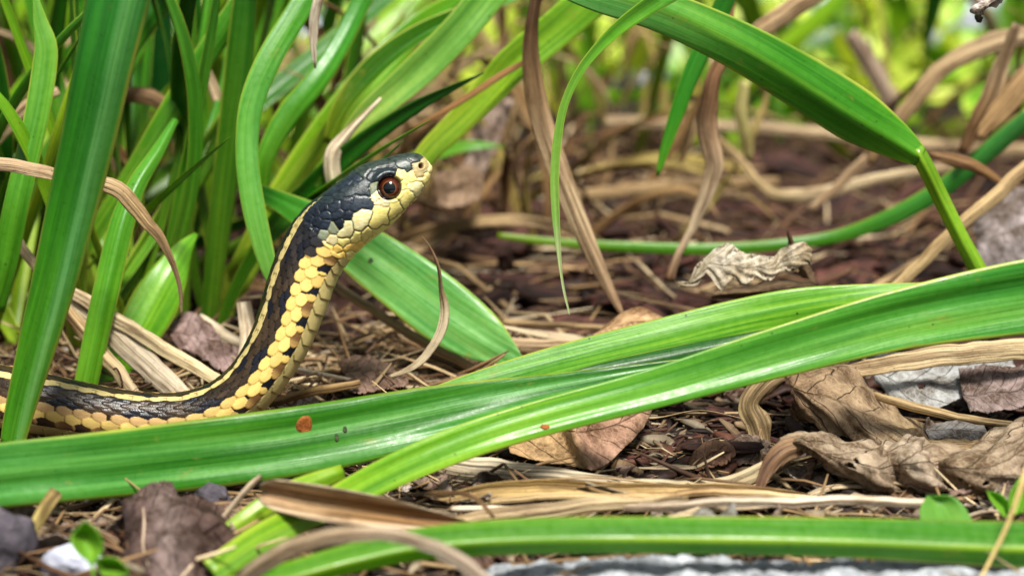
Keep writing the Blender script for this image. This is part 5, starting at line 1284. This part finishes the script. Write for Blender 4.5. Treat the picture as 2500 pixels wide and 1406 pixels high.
GL = 'one of the blurred green leaf blades of the clump behind the snake'
greens = []
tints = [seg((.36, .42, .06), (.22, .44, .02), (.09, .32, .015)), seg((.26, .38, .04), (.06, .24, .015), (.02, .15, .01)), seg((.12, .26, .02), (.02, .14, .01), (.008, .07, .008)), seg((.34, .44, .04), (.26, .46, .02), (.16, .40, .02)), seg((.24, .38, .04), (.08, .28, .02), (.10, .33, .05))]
for k in range(10):
    r = random.Random(50 + k); L = r.uniform(9, 15); bend = r.uniform(-.5, .9); dx = r.uniform(-.5, .5)
    pts = []
    for i in range(7):
        t = i / 6; pts.append((L * dx * t * t * .8, -L * bend * .35 * t ** 2.2, L * (t - .28 * abs(bend) * t ** 3)))
    w0 = r.uniform(.28, .72)
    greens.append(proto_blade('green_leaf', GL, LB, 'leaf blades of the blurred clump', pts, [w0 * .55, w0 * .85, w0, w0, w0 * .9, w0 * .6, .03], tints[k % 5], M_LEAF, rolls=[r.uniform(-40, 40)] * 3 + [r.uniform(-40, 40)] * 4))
r = random.Random(21)
cnt = 0
for k in range(205):
    u = r.random()
    if u < .72: px = r.uniform(-260, 800); Y = r.uniform(6.5, 30)
    else: px = r.uniform(-300, 520); Y = r.uniform(4.5, 10)
    if px > 560 and Y < 10: Y += 6
    p = gp(px, Y)
    lean = r.gauss(0, .55)
    if px > 480: lean = -abs(lean) * .6
    s = r.uniform(.55, 1.25)
    lab = '%s %s leaf blade %s, %s' % (['yellow tipped', 'fresh green', 'dark green', 'lime green', 'bluish green'][k % 10 % 5], 'slim' if s < .85 else 'broad', '%s' % ('far back' if Y > 22 else 'midway' if Y > 12 else 'near the front'), by(px))
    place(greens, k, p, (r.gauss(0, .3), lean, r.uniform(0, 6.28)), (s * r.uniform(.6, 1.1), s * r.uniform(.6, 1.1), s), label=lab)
for k in range(52):           # right hand side, further off
    px = r.uniform(1250, 2750); Y = r.uniform(27, 60)
    s = r.uniform(.7, 1.5)
    place(greens, k + 3, gp(px, Y), (r.gauss(0, .4), r.gauss(0, .5), r.uniform(0, 6.28)), (s, s, s), label='%s leaf blade blurred beyond the mulch, %s' % (['yellow tipped', 'fresh green', 'dark green', 'lime green', 'bluish green'][(k + 3) % 10 % 5], by(px)))
ST_L = 'one of the blurred dead brown blades hanging behind the snake head'
browns = []
bt_ = [seg((.14, .08, .04), (.30, .20, .10), (.40, .30, .17)), seg((.22, .14, .07), (.40, .31, .19), (.48, .40, .28)), seg((.06, .035, .02), (.16, .09, .045), (.22, .13, .06)), seg((.30, .24, .08), (.40, .36, .12), (.36, .28, .15))]
for k in range(8):
    r2 = random.Random(80 + k); L = r2.uniform(7, 13); bend = r2.uniform(.3, 1.6); dx = r2.uniform(-.9, .9)
    pts = [(L * dx * (i / 6) ** 1.5 * .8, -L * bend * .25 * (i / 6) ** 2, L * ((i / 6) - .45 * bend * (i / 6) ** 3)) for i in range(7)]
    w0 = r2.uniform(.10, .38)
    browns.append(proto_blade('dead_grass_leaf', ST_L, DB, 'dead blades hanging behind', pts, [w0 * .6, w0, w0, w0 * .9, w0 * .8, w0 * .5, .03], bt_[k % 4], M_STRAW, rolls=[r2.uniform(-70, 70) for _ in range(7)], ripple=.1, wobble=.15))
for k in range(215):
    u = r.random()
    if u < .56: px = r.uniform(780, 1600); Y = r.uniform(14, 34)
    elif u < .70: px = r.uniform(1500, 2700); Y = r.uniform(22, 40)
    else: px = r.uniform(-200, 900); Y = r.uniform(8, 26)
    s = r.uniform(.5, 1.15)
    place(browns, k, gp(px, Y), (r.gauss(0, .45), r.gauss(0, .55), r.uniform(0, 6.28)), (s, s, s), label='%s %s dead grass leaf %s, %s' % ('short' if s < .8 else 'tall', ['brown and tan', 'pale tan', 'dark brown', 'olive straw'][k % 8 % 4], 'far back' if Y > 24 else 'midway back', by(px)))

# straws lying on the ground
LS = 'thin dry straw lying loose in the litter among many'
lying = []
lt = [seg((.34, .26, .17), (.46, .38, .26)), seg((.54, .48, .38), (.60, .55, .46)), seg((.18, .12, .08), (.26, .18, .12)), seg((.40, .38, .34), (.48, .44, .40))]
for k in range(12):
    r2 = random.Random(120 + k); L = r2.uniform(2.0, 5.5)
    pts = [(L * (i / 5 - .5), r2.uniform(-.12, .12) * L * .4 + .25 * L * .3 * math.sin(i * .6 + k), .06 + .10 * abs(math.sin(i + k))) for i in range(6)]
    w0 = r2.choice([.04, .05, .07, .10, .15])
    ctrl = np.array(pts)
    V, F, at, p = blade_mesh(ctrl, np.array([w0 * .6, w0, w0, w0, w0 * .8, w0 * .3]), np.array([r2.uniform(-50, 50) for _ in range(6)]), .5, .04, lt[k % 4], 6, .14, view=(0, 0, 1), ripple=.1, wobble=.12)
    lying.append(tag(mesh_obj('straw', V, F, M_STRAW, (0, 0, 0), None, at), LS, 'straw', 'loose straws in the litter'))
for k in range(262):
    u = r.random()
    if u < .30: px, py = r.uniform(640, 1260), r.uniform(800, 1010)
    elif u < .52: px, py = r.uniform(-80, 640), r.uniform(620, 1010)
    elif u < .70: px, py = r.uniform(0, 2600), r.uniform(1120, 1340)
    elif u < .93: px, py = r.uniform(1050, 2600), r.uniform(410, 900)
    else: px, py = r.uniform(1500, 2600), r.uniform(900, 1240)
    g_ = G(px, py); s = r.uniform(.5, 1.05) * (1.5 if u > .70 and u < .93 else 1)
    yy = g_[1]
    if -1.2 < yy < .4 and g_[0] < -3.2: continue
    place(lying, k, (g_[0], yy, float(gz(g_[0], yy)) + r.uniform(.02, .22)), (r.gauss(0, .10), r.gauss(0, .12), r.gauss(0, .55) if r.random() < .6 else r.uniform(0, 3.14)), (s, s, s), label='%s %s straw lying %s, %s' % ('short' if s < .75 else 'long', ['tan', 'cream', 'dark brown', 'grey'][k % 12 % 4], 'in front' if py > 1050 else 'on the soil' if py > 780 else 'on the bark mulch' if py > 560 else 'far back on the mulch', by(px)))

for k in range(34):
    px, py = r.uniform(1000, 1700), r.uniform(640, 860)
    g_ = G(px, py); s = r.uniform(.35, .8)
    place(lying, k * 5 + 1, (g_[0], g_[1], float(gz(g_[0], g_[1])) + r.uniform(.15, .4)), (r.gauss(0, .1), r.gauss(0, .15), r.gauss(.1, .6)), (s, s * .8, s), label='thin %s straw lying on the bark mulch behind the ribbed green leaf' % ['tan', 'cream', 'dark brown', 'grey'][(k * 5 + 1) % 12 % 4])
# bark chips
BL = 'reddish brown shredded bark chip in the mulch'
chips = []
for k in range(10):
    r2 = random.Random(200 + k); nu, nv = 9, 14; off = r2.uniform(0, 40)
    V = []
    for i in range(nv):
        t = i / (nv - 1)
        for j in range(nu):
            a = 2 * math.pi * j / nu
            taper = min(1, (t + .06) * 5, (1.06 - t) * 5)
            y = math.copysign(abs(math.cos(a)) ** .6, math.cos(a)) * .26 * taper; z = math.copysign(abs(math.sin(a)) ** .6, math.sin(a)) * .11 * taper
            x = (t - .5) * 2.0
            q = Vector((x * 1.2 + off, y * 5, z * 5))
            n1 = mnoise.noise(q); n2 = mnoise.noise(Vector((x * .5, y * 16 + off, z * 9)))
            V.append((x + .1 * n1 + .12 * n2, y * (1 + .5 * n1) + .05 * n2, z * (1 + .6 * n1) + .05 * n2 + .12))
    F = [(i * nu + j, i * nu + (j + 1) % nu, (i + 1) * nu + (j + 1) % nu, (i + 1) * nu + j) for i in range(nv - 1) for j in range(nu)] + [tuple(range(nu))[::-1], tuple((nv - 1) * nu + j for j in range(nu))]
    chips.append(tag(mesh_obj('bark_chip', np.array(V), F, M_BARK, (0, 0, 0), smooth=False), BL, 'bark chip', 'bark chips of the mulch'))
for k in range(270):
    u = r.random()
    if u < .74: px, py = r.uniform(1020, 2560), r.uniform(395, 850)
    elif u < .88: px, py = r.uniform(1450, 2600), r.uniform(850, 1160)
    else: px, py = r.uniform(-50, 1000), r.uniform(600, 940)
    g_ = G(px, py); s = r.uniform(.35, 1.15)
    if py > 850: s *= .55
    if g_[0] < -2.8 and -1.3 < g_[1] < .6: continue
    place(chips, k, (g_[0], g_[1], float(gz(g_[0], g_[1])) + r.uniform(.0, .30)), (r.gauss(0, .4), r.gauss(0, .22), r.gauss(.25, .7)), (s * r.uniform(.8, 1.5), s * r.uniform(.6, 1.4), s * r.uniform(.7, 1.6)), label='%s bark chip %s, %s' % ('small' if s < .5 else 'large' if s > .9 else 'middling', 'far back in the mulch' if py < 500 else 'midway in the mulch' if py < 620 else 'close behind the ribbed green leaf' if py < 850 and px > 1000 else 'on the soil near the snake' if px < 1000 else 'near the big curled dry leaf', by(px)))

# leaf scraps
scr = []
sc_cols = [(.28, .19, .15), (.40, .33, .27), (.20, .13, .10), (.46, .43, .38), (.34, .24, .20)]
for k in range(10):
    r2 = random.Random(300 + k); c1 = r2.uniform(.15, .45)
    grid = [[np.array([x, y * (1 - abs(x) ** 2.5 * .8), c1 * (y * y) * 1.4 + .2 * math.sin(x * 3 + k) + r2.uniform(-.08, .08)]) * .55 for y in (-.6, -.2, .2, .6)] for x in np.linspace(-1, 1, 6)]
    scr.append(tag(sheet_obj('leaf_scrap', cm2(grid, 24, 14), [(0, sc_cols[k % 5]), (1, sc_cols[(k + 1) % 5])], M_DRY, rag=.08, crumple=.13, freq=2.5, seed=40 + k, origin=(0, 0, 0)), 'torn dry leaf scrap in the litter', 'leaf scrap', 'torn leaf scraps in the litter'))
for k in range(180):
    u = r.random()
    if u < .35: px, py = r.uniform(-60, 1250), r.uniform(1150, 1400)
    elif u < .65: px, py = r.uniform(640, 1300), r.uniform(780, 1000)
    elif u < .8: px, py = r.uniform(-60, 640), r.uniform(640, 920)
    else: px, py = r.uniform(1250, 2600), r.uniform(900, 1330)
    g_ = G(px, py); s = r.uniform(.3, 1.0)
    if g_[0] < -2.8 and -1.4 < g_[1] < .7: continue
    if g_[1] < -6 and g_[0] > -1.5: continue
    place(scr, k, (g_[0], g_[1], float(gz(g_[0], g_[1])) + r.uniform(.05, .2)), (r.gauss(0, .5), r.gauss(0, .5), r.uniform(0, 6.28)), (s, s, s * r.uniform(.6, 1.3)), label='%s torn %s dry leaf scrap %s, %s' % ('small' if s < .6 else 'large', ['reddish', 'tan', 'dark brown', 'grey', 'rusty'][k % 10 % 5], 'in front' if py > 1120 else 'on the soil', by(px)))

# ---------------------------------------------------------------- fine litter and shreds: nobody could count them
def shreds(name, n, region, size, mat, seed, attr_cols=None, slim=(.08, .3), lift=.16):
    g2 = np.random.default_rng(seed)
    xs = g2.uniform(region[0], region[1], n); ys = g2.uniform(0, 1, n) ** .8 * (region[3] - region[2]) + region[2]
    L = g2.uniform(size[0], size[1], n) ** 1.0; W = L * g2.uniform(slim[0], slim[1], n); H = W * g2.uniform(.25, .7, n)
    az = g2.normal(.2, .9, n); el = g2.normal(0, .22, n)
    zs = gz(xs, ys) + g2.uniform(0, lift, n)
    ax = np.stack([np.cos(az) * np.cos(el), np.sin(az) * np.cos(el), np.sin(el)], 1)
    sd_ = norm(np.cross(ax, np.tile([0, 0, 1.0], (n, 1)))); tw = g2.normal(0, .5, n)[:, None]
    up_ = np.cross(sd_, ax); s2 = sd_ * np.cos(tw) + up_ * np.sin(tw); u2 = np.cross(s2, ax)
    c = np.stack([xs, ys, zs], 1)
    V = []
    for a in (-1, -.3, .4, 1):
        bend = g2.normal(0, .06, (n, 1)) * L[:, None]
        for sx, sz in ((-1, -1), (1, -1), (1, 1), (-1, 1)):
            k = (.35 if abs(a) == 1 else 1)
            V.append(c + ax * (a * L / 2)[:, None] + s2 * (sx * W / 2 * k * g2.uniform(.6, 1.3, n))[:, None] + u2 * (sz * H / 2 * k)[:, None] + u2 * bend)
    V = np.stack(V, 1).reshape(-1, 3)
    fl = []
    for q in range(3):
        for j in range(4): fl.append((q * 4 + j, q * 4 + (j + 1) % 4, q * 4 + 4 + (j + 1) % 4, q * 4 + 4 + j))
    fl += [(3, 2, 1, 0), (12, 13, 14, 15)]
    F = (np.array(fl)[None] + (np.arange(n) * 16)[:, None, None]).reshape(-1, 4)
    at = None
    if attr_cols is not None:
        cc = np.array(attr_cols)[g2.integers(0, len(attr_cols), n)] * g2.uniform(.6, 1.3, (n, 1))
        at = {'Col': ('FLOAT_COLOR', np.repeat(cc, 16, 0)), 'st': ('FLOAT_VECTOR', np.tile(np.array([[.1, 0, 0]] * 16), (n, 1)) + np.repeat(g2.uniform(0, 20, (n, 3)) * np.array([1, 1, 0]), 16, 0) + np.tile(np.repeat(np.array([[0, 0, 0], [0, .5, 0], [0, 1, 0], [0, 1.5, 0]]), 4, 0), (n, 1)))}
    o = mesh_obj(name, V, F, mat, (0, 0, 0), None, at, smooth=False)
    return tag(o, kind='stuff')
lc = [(.08, .030, .022), (.13, .055, .040), (.035, .017, .013), (.20, .13, .09), (.34, .26, .18), (.16, .10, .09), (.46, .42, .36)]
lc2 = lc[:3] * 4 + lc
lc2 = [tuple(v * .46 for v in c) for c in lc2]; lc = [tuple(v * .6 for v in c) for c in lc]
tag(shreds('bark_mulch', 15000, (-16, 20, 2.5, 34), (.25, 1.3), M_STRAW, 5, lc2[:16]), 'reddish brown shredded bark mulch covering the ground', 'mulch')
tag(shreds('leaf_litter', 9000, (-11, 11, -8.4, 4.5), (.08, .7), M_STRAW, 6, lc), 'fine dark leaf litter and crumbs on the soil', 'litter')

sc3 = [(.40, .30, .18), (.30, .21, .12), (.50, .42, .29), (.20, .13, .08), (.12, .07, .045), (.56, .50, .38)]
tag(shreds('fine_straw_litter', 1500, (-10, 1.5, -1.0, 7), (.7, 3.2), M_STRAW, 15, sc3, slim=(.015, .035), lift=.35), 'tangle of fine dry straw fibres around the snake', 'straw litter')
tag(shreds('fine_straw_litter', 900, (-9, 10, -8.2, -1.0), (.5, 2.4), M_STRAW, 16, sc3, slim=(.015, .04), lift=.25), 'fine straw fibres in the near litter', 'straw litter')
tag(shreds('fine_straw_litter', 750, (-3, 18, 5, 30), (.8, 4.5), M_STRAW, 17, sc3 + [(.12, .07, .045)] * 4, slim=(.012, .035), lift=.6), 'fine straw fibres strewn over the bark mulch', 'straw litter')
# ---------------------------------------------------------------- far, out of focus ground cover
def far_cover():
    g2 = np.random.default_rng(9); n = 5200
    Y = g2.uniform(30, 150, n); half = (Y + 34) * .235 + 6
    X = g2.uniform(-1, 1, n) * half * 1.5
    top = 2.0 + (Y - 30) * .11 * g2.uniform(.3, 1, n)
    Z = g2.uniform(0, 1, n) * top + .3 - .12
    L = g2.uniform(1.0, 2.6, n) * (1 + (Y - 30) / 120); W = L * g2.uniform(.3, .6, n)
    az = g2.uniform(0, 6.28, n); el = g2.normal(.3, .6, n)
    ax = np.stack([np.cos(az) * np.cos(el), np.sin(az) * np.cos(el), np.sin(el)], 1)
    sdv = norm(np.cross(ax, g2.normal(0, 1, (n, 3)))); nn = np.cross(sdv, ax)
    c = np.stack([X, Y, Z], 1); V = []
    prof = [(0, .05), (.25, .8), (.55, 1), (.8, .6), (1, .03)]
    for t, w in prof:
        for s in (-1, 0, 1):
            V.append(c + ax * (t * L)[:, None] + sdv * (s * w * W / 2)[:, None] + nn * ((-.12 * abs(s) * w + -.25 * t * t) * L * .5)[:, None])
    V = np.stack(V, 1).reshape(-1, 3)
    fl = [(q * 3 + j, q * 3 + j + 1, q * 3 + j + 4, q * 3 + j + 3) for q in range(4) for j in range(2)]
    F = (np.array(fl)[None] + (np.arange(n) * 15)[:, None, None]).reshape(-1, 4)
    tag(mesh_obj('ground_cover', V, F, M_FAR), 'bright out of focus leafy ground cover far behind', 'ground cover', kind='stuff')
far_cover()
for k in range(14):  # pale lumps added to give white out-of-focus light spots
    px = [1610, 1580, 1890, 1960, 2030, 700, 880, 1650, 2420, 2470, 1540, 2250, 940, 1760][k]; Y = [60, 48, 70, 85, 75, 45, 60, 90, 50, 58, 70, 95, 80, 80][k]
    q = P(px, [130, 170, 60, 75, 40, 150, 110, 40, 90, 60, 90, 50, 60, 50][k], Y)
    rr_ = 1.3 + (k % 3) * .4
    V = []
    nu, nv = 18, 12
    for a in range(nv):
        for b in range(nu):
            ph = math.pi * (a + .5) / nv; t = 2 * math.pi * b / nu; d = Vector((math.sin(ph) * math.cos(t), math.sin(ph) * math.sin(t), math.cos(ph)))
            kk = 1 + .3 * mnoise.noise(d * 1.5 + Vector((k * 5, 0, 0))); V.append((d.x * kk * rr_, d.y * kk * rr_, d.z * kk * rr_ * .75))
    F = [(a * nu + b, a * nu + (b + 1) % nu, (a + 1) * nu + (b + 1) % nu, (a + 1) * nu + b) for a in range(nv - 1) for b in range(nu)] + [tuple(range(nu))[::-1], tuple((nv - 1) * nu + b for b in range(nu))]
    tag(mesh_obj('pale_stone_or_spot', np.array(V) + np.array([q[0], q[1], max(.4, q[2])]), F, M_PEB, (q[0], q[1], max(.4, q[2]))), 'pale lump added to show as a blurred white light spot through the far foliage', 'stone', 'added white light spots among the far foliage')
